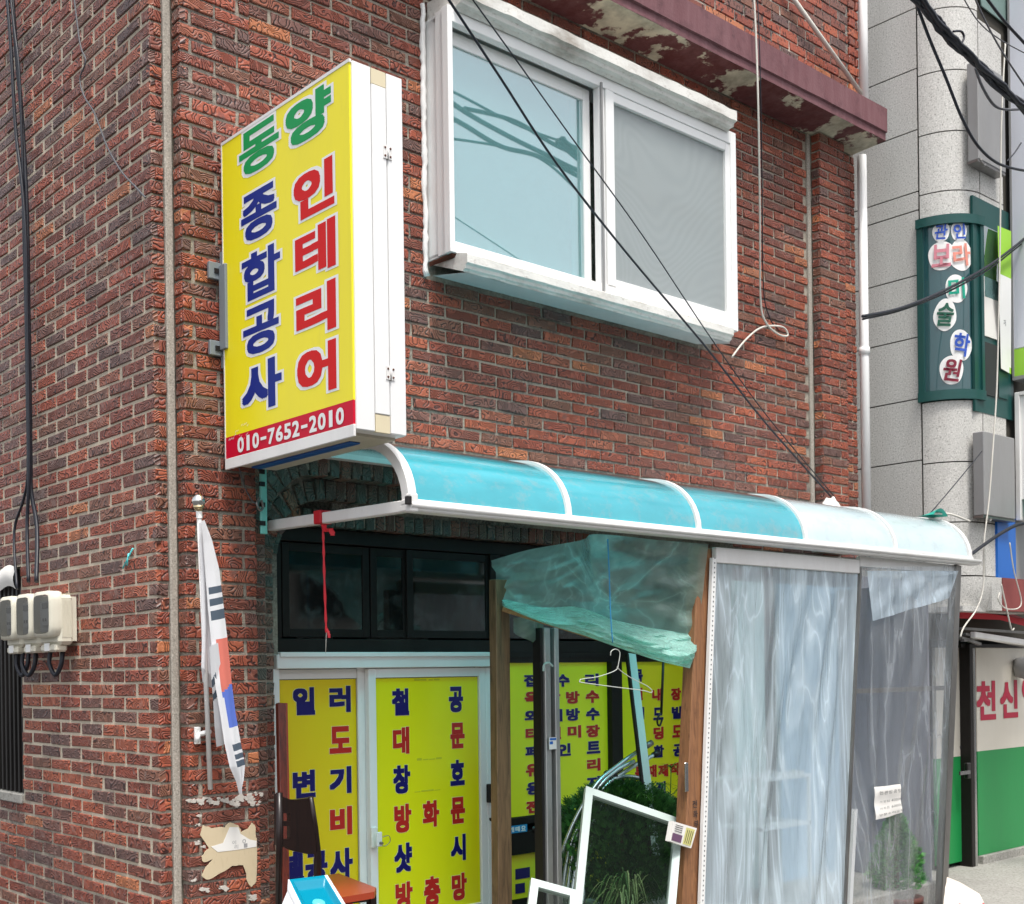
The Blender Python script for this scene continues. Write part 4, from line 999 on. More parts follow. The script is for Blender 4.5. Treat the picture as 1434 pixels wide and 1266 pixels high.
for (y, s2), lab in zip(((1.5, .05), (1.42, .06), (1.05, .05)), ('black cable loop below the farthest electricity meter', 'black cable loop below the middle electricity meter', 'black cable loop below the meter nearest the corner')):
    g = MB(); g.tube(smooth([(-.07, y, 1.90), (-.08, y, 1.82), (-.07, y - s2, 1.76), (-.06, y - 2 * s2, 1.81), (-.05, y - 2 * s2, 1.88)]), .012)
    one(g, 'meter_cable', 'cable', lab, 'cable')
# cables on the side wall
def wcable(name, pts, r, m, label, ax='x', v=-.03, group=None, n=7):
    g = MB(); g.tube(smooth([at(p[0], p[1], ax, p[2] if len(p) > 2 else v) for p in pts]), r, 0, n)
    return one(g, name, m, label, 'cable', group)
wcable('black_cable', [(16, -30), (22, 60), (32, 180), (38, 300), (40, 430), (42, 560), (43, 650), (44, 690), (52, 740), (51, 815, -.1)], .012, 'cable', 'thick black cable down the side wall, running to the nearest meter', v=-.03)
wcable('black_cable', [(8, -30), (15, 60), (22, 180), (30, 250), (36, 330), (38, 430), (40, 560), (41, 650), (40, 690), (38, 740), (40, 815, -.1)], .010, 'cable', 'black cable left of the thick one on the side wall, running to the middle meter', v=-.055)
wcable('black_cable', [(12, -30), (20, 40), (27, 100), (31, 200), (33, 320), (36, 430), (38, 560), (39, 660), (33, 700), (20, 745), (24, 825, -.1)], .008, 'cable', 'thin black cable bending left at the end to the farthest meter', v=-.045)
wcable('thin_wire', [(102, -20), (112, 60), (120, 85), (112, 110), (118, 135), (133, 160), (150, 205), (170, 240), (190, 262), (204, 277)], .0045, 'cableG', 'thin black wire curving across the side wall towards the corner', v=-.02)
g = MB(); g.tube([at(186, 768, 'x', -.01), at(172, 796, 'x', -.01)], .004); g.tube([at(180, 775, 'x', -.01), at(178, 792, 'x', -.012)], .004); one(g, 'string_scrap', 'cyanL', 'scrap of pale blue string stuck in the side wall joints', 'string')

# torn posters and glue on the pier
YP = -.085
outl = [(284, 1155), (297, 1160), (315, 1158), (322, 1152), (334, 1155), (338, 1165), (348, 1160), (352, 1152), (357, 1155), (358, 1170), (360, 1175), (359, 1235), (352, 1242), (346, 1232), (344, 1220), (340, 1212), (325, 1213), (310, 1222), (296, 1230), (289, 1232), (283, 1226), (288, 1215), (299, 1203), (285, 1208), (282, 1200), (290, 1190), (293, 1187), (286, 1178), (281, 1170)]
tp = thing('torn_poster', 'torn cream paper poster pasted low on the corner pier under the flag', 'poster', (.3, YP, .9))
g = MB(); pts = []
for i in range(len(outl)):
    a, b = outl[i], outl[(i + 1) % len(outl)]
    for k in range(3):
        f = k / 3; px, py = a[0] * (1 - f) + b[0] * f + ru(-.8, .8), a[1] * (1 - f) + b[1] * f + ru(-.8, .8)
        q = at(px, py, 'y', YP - .008); pts.append(q)
g.extrude(pts, (0, .004, 0)); g.build('backing', 'paperC', tp)
g = MB(); o2 = [(296, 1186), (312, 1180), (322, 1158), (334, 1158), (337, 1168), (350, 1176), (359, 1178), (359, 1186), (330, 1190), (305, 1193)]
g.extrude([at(a + ru(-.5, .5), b + ru(-.5, .5), 'y', YP - .0095) for a, b in o2], (0, .001, 0)); g.build('top_sheet', 'paper', tp)
g = MB()
for chh, px, py in (('이', 328, 1180), ('리', 331, 1186), ('0', 342, 1178), ('1', 344, 1184)):
    c = at(px, py, 'y', YP - .01); put(g, chh, planar(c, XE, ZE, -YE), .02, .02, 0)
g.build('lettering', mat('faded_ink', (.3, .3, .3), .8), tp)
g = MB()
for (px, py, r) in ((286, 1247, 5), (314, 1243, 5), (272, 1233, 3), (275, 1180, 3.5), (284, 1186, 3), (276, 1155, 3), (278, 1142, 3), (268, 1122, 4), (300, 1125, 5), (322, 1122, 6), (337, 1118, 6), (350, 1121, 5), (362, 1112, 5), (358, 1125, 5), (357, 1256, 6), (277, 1123, 6), (290, 1120, 5), (330, 1125, 7), (345, 1114, 7), (308, 1120, 4)):
    for q in range(5):
        c = at(px + ru(-r, r) * 1.1, py + ru(-r, r) * .5, 'y', YP - .004); n0 = len(g.v); rr = r / 300 * ru(.3, .75)
        yq = YP - .004 - ru(0, .003)
        g.extrude([(c.x + cos(a_ * pi / 5) * rr * ru(.6, 2.0), yq, c.z + sin(a_ * pi / 5) * rr * ru(.5, 1.1)) for a_ in range(10)], (0, .003, 0))
o = one(g, 'glue_remains', mat('dried_glue', (.52, .48, .43), .8), 'white glue and paper scraps stuck on the pier around the torn poster', 'paper scraps'); o['kind'] = 'stuff'

# ------------------------------------------------------------------ downpipe, facade cables
g = MB(); g.tube([(6.115, -.045, 2.5), (6.115, -.045, ZL)], .035, 0, 12); g.tube([(6.115, -.045, 4.18), (6.115, -.045, 4.24)], .042, 0, 12); one(g, 'downpipe', 'pvc', 'white plastic downpipe at the right end of the brick building below the ledge', 'pipe')
g = MB(); g.tube([(6.16, -.045, ZL + .27), (6.16, -.045, 7.5)], .035, 0, 12); g.tube(smooth([(6.16, -.05, ZL + .36), (6.20, -.10, ZL + .34), (6.22, -.14, ZL + .34)], 4), .025, 0, 10); one(g, 'downpipe', 'pvc', 'white plastic downpipe above the maroon ledge at the building end', 'pipe')
g = MB(); g.tube([at(1098, -20, 'y', -.05), at(1206, 131, 'y', -.10)], .017, 0, 10); one(g, 'diagonal_pipe', 'cableW', 'thin cream pipe slanting across the upper brick wall down to the ledge', 'pipe')
wcable('white_cable', [(1055, -20, -.34), (1059, 60, -.34), (1062, 160, -.33), (1064, 300, -.2), (1065, 420, -.06), (1073, 452, -.04), (1090, 468, -.04), (1103, 470, -.04), (1096, 458, -.04), (1068, 458, -.03), (1045, 475, -.03), (1025, 500, -.03)], .007, 'cableW', 'white cable hanging in front of the facade right of the box window', 'y')
wcable('black_wire', [(1060, -20, -.32), (1064, 80, -.32), (1067, 240, -.2), (1069, 400, -.05), (1078, 445, -.03), (1090, 462, -.02)], .004, 'cable', 'thin black wire hanging beside the white cable on the facade', 'y')
wcable('black_wire', [(622, -10, -.9), (700, 108, -.8), (780, 230, -.7), (878, 355, -.55), (990, 488, -.35), (1070, 590, -.25), (1165, 697, -.15)], .0065, 'cable', 'thicker of two black wires crossing the box window diagonally', 'y')
wcable('black_wire', [(655, -10, -.9), (720, 80, -.8), (800, 192, -.7), (900, 330, -.55), (1000, 480, -.35), (1080, 590, -.25), (1170, 697, -.15)], .0038, 'cable', 'thinner of two black wires crossing the box window diagonally', 'y')
g = MB()
for px, py in ((1040, 527), (1041, 548), (1110, 622), (1045, 666), (1185, 643)):
    c = at(px, py, 'y', -.02)
    for k in range(5): g.tube([c, c + Vector((ru(-.06, .06), -.01, ru(-.025, .025)))], .002, 0, 4)
one(g, 'wire_ends', 'cable', 'small frayed black wire ends nailed to the facade near the right pier', 'wire')['kind'] = 'stuff'
wcable('grey_wire', [(335, 655, -.1), (342, 680, -.1), (352, 700, -.1), (362, 708, -.12)], .003, 'cableG', 'short grey wire hanging below the yellow sign to the hook', 'y')

# cables across the lane seen mirrored in the window panes
def opp(pts, r, label, k=0, yv=2.6):
    g = MB(); q = []
    for px, py in pts:
        p = at(px, py, 'y', yv + k * .1); q.append(Vector((p.x, 2 * (F0 + .09) - p.y, p.z)))
    g.tube(smooth(q), r, 0, 6); one(g, 'street_cable', 'cable', label, 'cable', 'utility cables over the lane in front of the box window')
for pts, r in (([(560, 95), (640, 132), (730, 178), (830, 215), (1040, 300), (1150, 345)], .012), ([(560, 90), (640, 150), (700, 185), (760, 215), (835, 250), (1040, 330), (1150, 370)], .022), ([(650, 152), (720, 170), (780, 205), (860, 240), (950, 290), (1060, 330)], .02),
               ([(560, 130), (640, 170), (700, 205), (760, 222), (860, 275), (940, 320), (1040, 370), (1150, 420)], .022), ([(560, 185), (700, 205), (760, 225), (820, 280), (900, 370), (960, 400), (1040, 395)], .012), ([(860, 270), (900, 310), (960, 322), (1010, 300), (1060, 290)], .012)):
    opp(pts, r, 'black utility cable strung over the lane, mirrored in the box window panes')
# the house across the lane keeps the window reflections believable
g = MB(); g.box((-4, -16, 0), (14, -13, 5.2)); g.box((-4.2, -13, 5.2), (14.2, -12.8, 5.5)); ob = thing('opposite_house', 'plain pale house across the lane behind the camera', 'building', (5, -13, 0)); g.build('wall', 'hwhite', ob)
g = MB()
for k in range(5): g.box((-2 + 3 * k, -12.99, 2.8), (-.6 + 3 * k, -12.95, 4.2))
g.build('window', 'bronze', ob)

# ------------------------------------------------------------------ booth wrapped in polythene under the awning
YB = -1.08
bt = thing('plastic_sheeted_booth', 'lean-to booth of posts wrapped in crumpled clear polythene below the awning', 'booth', (4., -.6, 0))
def lean(px0, py0, px1, py1, y=YB):
    a, b = at(px0, py0, 'y', y), at(px1, py1, 'y', y); return a, b + (b - a) * .28
p0, p1 = lean(1002, 782, 985, 1262)
g = MB(); g.bar(p0 + Vector((-.02, 0, 0)), p1 + Vector((-.02, 0, 0)), .035, .02, 0, (0, 1, 0)); 
L = (p1 - p0)
for k in range(90):
    c = p0 + L * (k / 90) + Vector((-.02, -.011, 0)); g.box((c.x - .003, c.y - .001, c.z - .004), (c.x + .003, c.y + .0, c.z + .004), 1)
g.build('punched_angle', ['swhite', 'ink'], bt)
g = MB(); a, b = at(1003, 788, 'y', YB - .01), at(1204, 800, 'y', YB - .01); g.box((a.x, YB - .012, a.z - .0), (b.x, YB + .02, a.z + .085), 0, .004); a2_, b2_ = at(1207, 786, 'y', YB), at(1345, 794, 'y', YB); g.box((b.x + .01, YB - .008, a2_.z - .035), (b2_.x, YB + .02, a2_.z + .03), 0, .003); g.build('header_board', 'alu', bt)
pm0, pm1 = lean(1203, 795, 1182, 1262); g = MB(); g.bar(pm0, pm1, .02, .03, 0, (0, 1, 0)); g.build('post', 'steelD', bt)
pr0, pr1 = lean(1338, 792, 1318, 1262); g = MB(); g.bar(pr0, pr1, .07, .05, 0, (0, 1, 0)); g.build('post', 'steelD', bt)
c0, c1 = at(1200, 968, 'y', YB + .02), at(1330, 968, 'y', YB + .02); g = MB(); g.bar((c0.x, YB + .03, c0.z), (c1.x, YB + .03, c0.z), .02, .03); g.build('rail', 'steelD', bt)
def sheet(a0, a1, b0, b1, mt, amp, seed, nu=46, nv=70, par=None, nm='polythene_sheet', yoff=0.):
    g = MB()
    def fn(u, v):
        p = (a0 * (1 - u) + b0 * u) * (1 - v) + (a1 * (1 - u) + b1 * u) * v
        q = Vector((u * 5 + v * 1.2, v * 1.3, seed)); e = noise.noise(q) + .5 * noise.noise(q * 2.1) + .25 * noise.noise(Vector((u * 22, v * 3, seed)))
        edge = min(1, 6 * u, 6 * (1 - u), 8 * v)
        tens = .35 * abs(sin(u * 14 + seed)) * math.exp(-v * 7)
        return p + Vector((0, -1, 0)) * ((e * .5 + tens) * amp * edge + yoff)
    g.grid(fn, nu, nv); return g.build(nm, mt, par)
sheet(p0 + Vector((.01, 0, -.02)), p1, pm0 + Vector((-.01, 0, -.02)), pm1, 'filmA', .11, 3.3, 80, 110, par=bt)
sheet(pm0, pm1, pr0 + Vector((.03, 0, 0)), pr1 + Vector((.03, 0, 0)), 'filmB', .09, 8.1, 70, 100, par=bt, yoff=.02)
# sheet round the far side and a doubled flap at the top
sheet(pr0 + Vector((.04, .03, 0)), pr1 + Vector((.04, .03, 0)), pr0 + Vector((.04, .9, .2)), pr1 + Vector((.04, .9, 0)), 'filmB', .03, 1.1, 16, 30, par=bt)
f0, f1 = at(1207, 800, 'y', YB), at(1215, 870, 'y', YB); f2, f3 = at(1335, 800, 'y', YB), at(1322, 838, 'y', YB)
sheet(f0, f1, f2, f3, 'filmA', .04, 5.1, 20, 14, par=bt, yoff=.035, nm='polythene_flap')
# things behind the sheets: pale blue board, shelves, white rail
g = MB(); c0 = at(1090, 800, 'y', -.3); c1 = at(1200, 800, 'y', -.3); g.box((c0.x, -.3, .3), (c1.x + .35, -.27, 2.32)); g.v = [(a, b, .0 if c < 1 else c) for a, b, c in g.v]; g.build('blue_board', 'bluefilm', bt)
g = MB(); c0 = at(1012, 800, 'y', -.3); g.box((c0.x + .1, -.32, .02), (c0.x + .42, -.29, 2.32)); g.build('pale_board', 'mint', bt)
g = MB(); c0 = at(1055, 1150, 'y', -.7); 
for z in (1.05, .75): g.box((c0.x, -.75, z), (c0.x + .55, -.45, z + .02)); 
for k in range(8): g.box((c0.x + .03 + k * .06, -.74, 1.07), (c0.x + .07 + k * .06, -.70, 1.09 + ru(0, .02)))
for x in (0, .53): g.box((c0.x + x, -.75, .28), (c0.x + x + .02, -.73, 1.05))
one(g, 'white_shelf', 'pvc', 'white shelf rack standing behind the milky polythene sheet', 'shelf')
g = MB(); c0, c1 = at(1197, 1133, 'y', -1.0), at(1190, 1262, 'y', -1.0); g.bar(c0, c1 + (c1 - c0) * .5, .035, .02, 0, (0, 1, 0)); one(g, 'white_strip', 'pvc', 'short white plastic strip leaning behind the clear sheet beside the conifer', 'strip')
g = MB(); g.box((4.6, .0 - .25, 0), (6.46, -.21, 2.42)); one(g, 'dark_interior_board', mat('interior_shade_grey', (.20, .195, .22), .8), 'added dark grey board standing in for the dim booth interior', 'board')  # added board, its dark colour stands for the dim inside of the booth
g = MB(); xb_ = (pr0.x + pr1.x) / 2 - .02; g.box((xb_, -.97, .0), (xb_ + .02, -.26, 2.30)); g.build('dark_side_board', M['dimg'], bt)  # second added board, paints the right of the booth interior dark
# handwritten notice taped on the clear sheet
nt = thing('handwritten_notice', 'small handwritten paper notice taped on the clear polythene', 'notice', at(1244, 1122, 'y', YB - .06))
yy = YB - .055; A0, A1, A2, A3 = [at(*q, 'y', yy) for q in ((1224, 1102), (1263, 1098), (1265, 1138), (1226, 1148))]
g = MB(); g.grid(lambda u, v: (A0 * (1 - u) + A1 * u) * (1 - v) + (A3 * (1 - u) + A2 * u) * v + Vector((0, -.01 * sin(u * 5) - .004 * sin(v * 9), 0)), 10, 10); g.build('paper', 'paper', nt)
def nline(chs, v, h, u0=.08, u1=.92):
    g = MB()
    for i, chh in enumerate(chs):
        u = u0 + (u1 - u0) * (i + .5) / len(chs); c = (A0 * (1 - u) + A1 * u) * (1 - v) + (A3 * (1 - u) + A2 * u) * v + Vector((0, -.016, 0))
        put(g, chh, planar(c, XE, ZE, -YE), (A1.x - A0.x) * (u1 - u0) / len(chs) * .8, h, 0)
    g.build('handwriting', 'ink', nt)
nline('현관방충망', .2, .022); nline('가정집', .48, .014, .08, .45); nline('40000', .48, .016, .5, .9); nline('아파트', .68, .014, .08, .45); nline('60000', .68, .016, .5, .9); nline('방문수리교체', .88, .013, .05, .95)

# ------------------------------------------------------------------ timber posts and polythene canopy flap
pa, pb = at(699, 812, 'y', -.18), at(703, 1262, 'y', -.18)
g = MB(); g.bar(pa, pb + (pb - pa) * .3, .105, .06, 0, (0, 1, 0), .004); one(g, 'timber_post', 'woodG', 'narrow weathered timber post beside the white door frame', 'post')
pa, pb = at(985, 768, 'y', -1.02), at(963, 1262, 'y', -1.02); pb = pb + (pb - pa) * .25
tpst = thing('timber_post', 'broad orange-brown timber post under the awning with handwriting and a card holder', 'post', (pb.x, pb.y, 0))
g = MB()
wid = .175
e = (pb - pa)
g.bar(pa, pb, wid, .075, 0, (0, 1, 0), .006)
g.build('beam', 'woodO', tpst)
g = MB(); c = at(964, 1088, 'y', -1.075); g.box((c.x - .014, -1.067, c.z - .08), (c.x + .014, -1.058, c.z + .075), 0, .003); g.build('metal_strap', 'steel', tpst)
g = MB()
for i, chh in enumerate('전화부'):
    c = at(973 + i * 1.0, 1126 + i * 14, 'y', -1.062); put(g, chh, planar(c, XE, ZE, -YE), .038, .040, .008)
g.build('handwriting', 'ink', tpst)
hold = thing('card_holder', 'small clear box of business cards fixed on the timber post', 'card box', at(957, 1168, 'y', -1.1))
q = [at(*p_, 'y', -1.09) for p_ in ((943, 1150), (976, 1160), (968, 1188), (938, 1178))]
g = MB(); g.extrude(q, (0, .03, 0)); g.build('box', 'paper', hold)
qq = lambda u, v: (q[0] * (1 - u) + q[1] * u) * (1 - v) + (q[3] * (1 - u) + q[2] * u) * v + Vector((0, -.002, 0))
g = MB(); g.poly([qq(.05, .55), qq(.48, .55), qq(.48, .92), qq(.05, .92)]); g.build('purple_print', 'purple', hold)
g = MB(); g.poly([qq(.56, .1), qq(.93, .1), qq(.93, .92), qq(.56, .92)]); g.build('yellow_print', mat('pale_yellow_print', (.62, .58, .22), .5), hold)
g = MB()
for k in range(4): g.poly([qq(.62 + k * .08, .2), qq(.645 + k * .08, .2), qq(.645 + k * .08, .85), qq(.62 + k * .08, .85)])
for k in range(4): g.poly([qq(.1, .12 + k * .1), qq(.42, .12 + k * .1), qq(.42, .15 + k * .1), qq(.1, .15 + k * .1)])
for v_ in g.v: pass
g.v = [(a, b - .001, c_) for a, b, c_ in g.v]; g.build('print_lines', 'ink', hold)
# sloping batten and the drape it carries
ba, bb = at(704, 852, 'y', -.22), at(974, 934, 'y', -1.0)
g = MB(); g.bar(ba, bb, .035, .035, 0, None, .003); one(g, 'sloping_batten', 'woodB', 'pale orange batten sloping from the narrow post to the broad post', 'batten')
dr_ = thing('polythene_drape', 'green-tinted polythene sheet sagging under the awning between the two timber posts', 'plastic sheet', (2.6, -.6, 2.0))
T0, T1 = at(686, 788, 'y', -.1), at(826, 752, 'y', -.95)
top = smooth([at(688, 785, 'y', -.10), at(740, 770, 'y', -.35), at(812, 757, 'y', -.75), at(835, 748, 'y', -1.0), at(920, 756, 'y', -1.08), at(992, 762, 'y', -1.10)], 8)
mid = smooth([at(702, 838, 'y', -.20), at(760, 850, 'y', -.42), at(810, 850, 'y', -.62), at(860, 868, 'y', -.78), at(920, 880, 'y', -.92), at(978, 890, 'y', -1.04)], 8)
bot = smooth([at(706, 850, 'y', -.26), at(760, 872, 'y', -.48), at(812, 888, 'y', -.66), at(860, 905, 'y', -.80), at(920, 925, 'y', -.94), at(966, 936, 'y', -1.05)], 8)
def between(A_, B_, u, v, amp, seed, bulge=0.):
    i = u * (len(A_) - 1); k = min(int(i), len(A_) - 2); f = i - k; a = A_[k] * (1 - f) + A_[k + 1] * f; b = B_[k] * (1 - f) + B_[k + 1] * f
    e = noise.noise(Vector((u * 6, v * 4, seed))) + .6 * noise.noise(Vector((u * 14 + v * 6, v * 7, seed)))
    return a * (1 - v) + b * v + Vector((-.3, -.9, -.3)) * (e * amp * min(1, 5 * v, 5 * (1 - v) + .3) * min(1, 9 * (1 - u) + .15) + bulge * sin(pi * v) * min(1, 7 * (1 - u) + .1, 7 * u + .1))
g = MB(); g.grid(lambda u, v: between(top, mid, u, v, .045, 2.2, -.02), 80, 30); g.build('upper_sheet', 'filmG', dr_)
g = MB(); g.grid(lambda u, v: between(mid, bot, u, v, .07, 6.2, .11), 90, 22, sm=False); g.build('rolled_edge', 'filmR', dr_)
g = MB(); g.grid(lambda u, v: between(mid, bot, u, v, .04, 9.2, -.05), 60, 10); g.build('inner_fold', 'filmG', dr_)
g = MB(); a_, b_ = at(735, 870, 'y', -.25), at(760, 870, 'y', -.3); g.grid(lambda u, v: Vector((a_.x - .12 + .25 * u, -.28 + .03 * sin(u * 9), a_.z + .02 - .14 * v * (1 - abs(u - .5)))) , 10, 6); g.build('loose_tail', 'filmG', dr_)
# string and wire hanger
hs0 = at(851, 757, 'y', -1.02)
hg = thing('wire_hanger', 'white wire clothes hanger dangling on a blue string below the drape', 'hanger', at(861, 930, 'y', -1.0))
Y_ = -1.03; P_ = lambda px, py: at(px, py, 'y', Y_)
g = MB(); g.tube(smooth([P_(851, 755), P_(853, 800), P_(855, 860), P_(858, 900)]), .003); g.build('string', mat('blue_string', (.03, .25, .50), .6), hg)
g = MB(); g.tube(smooth([P_(855, 918), P_(856, 912), P_(862, 909), P_(868, 914), P_(866, 930), P_(864, 937), P_(855, 942), P_(836, 948), P_(815, 951), P_(812, 954), P_(816, 956), P_(860, 962), P_(900, 967), P_(911, 970), P_(913, 967), P_(905, 960), P_(885, 950), P_(870, 940), P_(864, 934)], 5), .0023); g.build('wire', mat('dull_white_wire', (.48, .50, .46), .5), hg)
# dark bar with hook, hanging behind
g = MB(); Y2 = -.35; g.tube([at(929, 925, 'y', Y2), at(926, 1000, 'y', Y2)], .008); g.tube(smooth([at(926, 998, 'y', Y2), at(921, 1006, 'y', Y2), at(921, 1014, 'y', Y2), at(924, 1016, 'y', Y2), at(927, 1008, 'y', Y2)]), .006); one(g, 'roller_hook', 'blackbar', 'thin black rod with a hooked end hanging before the right yellow poster', 'hook')

# ------------------------------------------------------------------ bits leaning in the doorway
a_, b_ = at(767, 880, 'y', -.30), at(772, 1262, 'y', -.42)
sp = thing('steel_channel', 'upright stainless steel channel standing before the left yellow poster', 'channel', (b_.x, b_.y, .28))
b_ = b_ + (b_ - a_) * .3
g = MB(); g.bar(a_ + Vector((-.028, 0, 0)), b_ + Vector((-.028, 0, 0)), .045, .05, 0, (0, 1, 0), .003); g.bar(a_ + Vector((.036, -.01, 0)), b_ + Vector((.036, -.01, 0)), .035, .05, 0, (0, 1, 0), .003); g.bar(a_ + Vector((.006, .02, 0)), b_ + Vector((.006, .02, 0)), .024, .04, 1, (0, 1, 0)); g.bar(a_ + Vector((-.062, .02, 0)), b_ + Vector((-.062, .02, 0)), .02, .06, 1, (0, 1, 0))
g.build('profile', [weathered('bright_channel', (.42, .41, .40), (.12, .11, .1), .5, .35, 5, .05, (1, 1, .3), .6), 'blackbar'], sp)
c = at(772, 1041, 'y', -.385); g = MB(); g.box((c.x - .028, c.y - .012, c.z - .032), (c.x + .030, c.y - .010, c.z + .034)); g.build('sticker', 'swhite', sp)
g = MB(); g.box((c.x - .024, c.y - .0135, c.z + .018), (c.x + .026, c.y - .0125, c.z + .030)); g.box((c.x - .024, c.y - .0135, c.z - .004), (c.x + .0, c.y - .0125, c.z + .012)); g.build('sticker_print', 'bluep', sp)
g = MB(); g.tube(smooth([at(761, 940, 'y', -.36), at(762, 931, 'y', -.365), at(768, 928, 'y', -.37), at(774, 933, 'y', -.37)]), .006); g.build('ring', 'mint', sp)
a_, b_ = at(884, 916, 'y', -.30), at(906, 1100, 'y', -.55)
g = MB(); g.bar(a_, b_ + (b_ - a_) * .5, .055, .025, 0, (.2, 1, 0), .003); g.bar(a_ + Vector((-.036, .004, 0)), b_ + (b_ - a_) * .5 + Vector((-.036, .004, 0)), .014, .02, 1, (.2, 1, 0))
one(g, 'leaning_batten', ['mint', 'bronze'], 'pale mint plastic batten leaning behind the wire hanger', 'batten')
tubes = [([(780, 1266), (790, 1185), (830, 1105), (868, 1070), (908, 1043)], 0), ([(786, 1266), (800, 1180), (840, 1110), (876, 1080), (918, 1056)], 1), ([(798, 1270), (815, 1170), (845, 1105), (870, 1088), (900, 1090)], 2), ([(808, 1270), (822, 1175), (850, 1118), (875, 1098), (902, 1103)], 3),
         ([(792, 1266), (806, 1175), (835, 1108), (862, 1080), (888, 1066)], 4), ([(816, 1270), (828, 1180), (852, 1130), (880, 1108), (905, 1116)], 5)]
labs = ['topmost silver tube of the bent bundle, ending beside the mint batten', 'second silver tube of the bent bundle with a black rubber end', 'silver tube of the bundle curling down behind the mint batten', 'lower silver tube curving under its bundle towards the sedge', 'silver tube in the middle of the bent bundle', 'lowest silver tube of the bent bundle near the leaning sash']
for (pts, k), lb in zip(tubes, labs):
    t = thing('bent_metal_tube', lb, 'tube', at(*pts[0], 'y', -.3), 'bent metal tubes leaning in the doorway')
    yv = [-.30 - .04 * (k % 3), -.34, -.40, -.42, -.44]
    PP = smooth([at(p[0], p[1], 'y', yv[i]) for i, p in enumerate(pts)])
    g = MB(); g.tube(PP, .0125, 0, 10); g.build('tube', 'galv', t)
    if k < 2: g = MB(); dd = (PP[-1] - PP[-2]).normalized(); g.tube([PP[-1] - dd * .02, PP[-1] + dd * .03], .018, 0, 10); g.build('end_cap', 'steelD' if k == 0 else 'blackbar', t)
g = MB(); c = at(856, 1086, 'y', -.38); g.lathe(c, [(.045, -.008), (.048, 0), (.045, .008)], 0, 14, Vector((.6, 0, .8)).normalized()); one(g, 'black_tie', 'blackbar', 'black tie holding the bent tube bundle together', 'tie')

def sash(cs, yv, t, label, name='screen_window', glass='netd', dep=.035):
    q = [at(p[0], p[1], 'y', v) for p, v in zip(cs, yv)]        # TL, TR, BR, BL
    r = thing(name, label, 'window sash', (q[3] + q[2]) / 2)
    nn = (q[1] - q[0]).cross(q[3] - q[0]).normalized(); 
    if nn.y > 0: nn = -nn
    cen = sum(q, Vector()) / 4
    u_ = (q[1] - q[0]).normalized(); v_ = (q[0] - q[3]).normalized()
    inn = [q[0] + u_ * t - v_ * t, q[1] - u_ * t - v_ * t, q[2] - u_ * t + v_ * t, q[3] + u_ * t + v_ * t]
    for i in range(4):
        k = (i + 1) % 4; g = MB(); g.extrude([q[i], q[k], inn[k], inn[i]], nn * dep); g.build('frame_rail', 'pvcM', r)
    g = MB(); g.extrude([inn[0] - u_ * .004, inn[1] + u_ * .004, inn[2], inn[3]], nn * .004); g.v = [tuple(Vector(p) + nn * dep * .4) for p in g.v]; g.build('insect_screen', glass, r)
    return r, q, nn
M['pvcM'] = weathered('shaded_mint_pvc', (.42, .50, .47), (.35, .4, .36), .2, .35, 3)  # darkened base colour stands for the shade under the awning
M['netd'] = glassy('dark_insect_screen', (.78, .82, .80), .05, .8, .0, (.03, .04, .038))
sash([(818, 1105), (953, 1152), (938, 1330), (795, 1330)], [-.62, -.95, -1.25, -.95], .042, 'large mint-white window sash with a dark mesh leaning before the thuja')
rr, q, nn = sash([(742, 1234), (808, 1252), (800, 1380), (725, 1370)], [-.85, -1.0, -1.2, -1.05], .04, 'small white window sash at the bottom edge left of the large leaning sash')
g = MB()
for i, chh in enumerate('TOPWINSH'):
    f = .35 + .45 * i / 8; c = q[0] * (1 - f) + q[1] * f - Vector((0, 0, .018)) + nn * .037; put(g, chh, planar(c, (q[1] - q[0]).normalized(), ZE, nn), .009, .012, .01)
g.build('lettering', 'ink', rr)

# wooden board against the jamb, chair, dispenser
g = MB(); a_, b_ = at(393, 985, 'y', -.05), at(396, 1130, 'y', -.15); g.bar(a_, b_ + (b_ - a_) * 1.2, .045, .03, 0, (0, 1, 0), .003); g.bar(a_ + Vector((.035, .01, 0)), b_ + (b_ - a_) * .0 + Vector((.035, .01, 0)), .018, .015, 1, (0, 1, 0), .002)
one(g, 'wooden_rail', ['redwood', 'seat'], 'dark red-brown wooden rail standing against the painted brick jamb', 'rail')
ch = thing('dining_chair', 'dark wooden dining chair with an orange-red seat in front of the door', 'chair', (.85, -.35, .28))
P_ = lambda px, py, y: at(px, py, 'y', y)
g = MB()
for bk in ([(388, 1112), (397, 1116), (397, 1184), (388, 1184)], [(397, 1116), (406, 1119.5), (406, 1139), (397, 1139)], [(397, 1150), (406, 1150), (406, 1157), (397, 1157)], [(397, 1175), (406, 1175), (406, 1190), (397, 1185)],
           [(406, 1119.5), (414, 1120), (436, 1117), (438, 1140), (442, 1180), (443, 1196), (430, 1196), (412, 1192), (406, 1190)]):
    g.extrude([P_(a, b, -.50) for a, b in bk], (0, .025, 0))
bkp = g.build('backrest', 'chairD', ch)
g = MB(); g.tube([P_(435, 1116, -.50), P_(441, 1160, -.49), P_(445, 1200, -.47), P_(444, 1290, -.45)], [.013, .016, .018, .018], 0, 8); g.build('back_post', 'chairD', ch)
g = MB(); g.tube([P_(391, 1110, -.50), P_(391, 1180, -.50), P_(390, 1290, -.49)], .016, 0, 8); g.build('back_post', 'chairD', ch)
zs = .73
s0, s1, s2, s3 = [at(px, py, 'z', zs) for px, py in ((445, 1226), (474, 1224), (527, 1242), (460, 1252))]
g = MB(); g.extrude([at(440, 1228, 'z', zs), at(474, 1223, 'z', zs), at(527, 1243, 'z', zs), at(524, 1249, 'z', zs), at(470, 1258, 'z', zs), at(440, 1262, 'z', zs)], (0, 0, -.03)); g.build('seat', 'seat', ch)
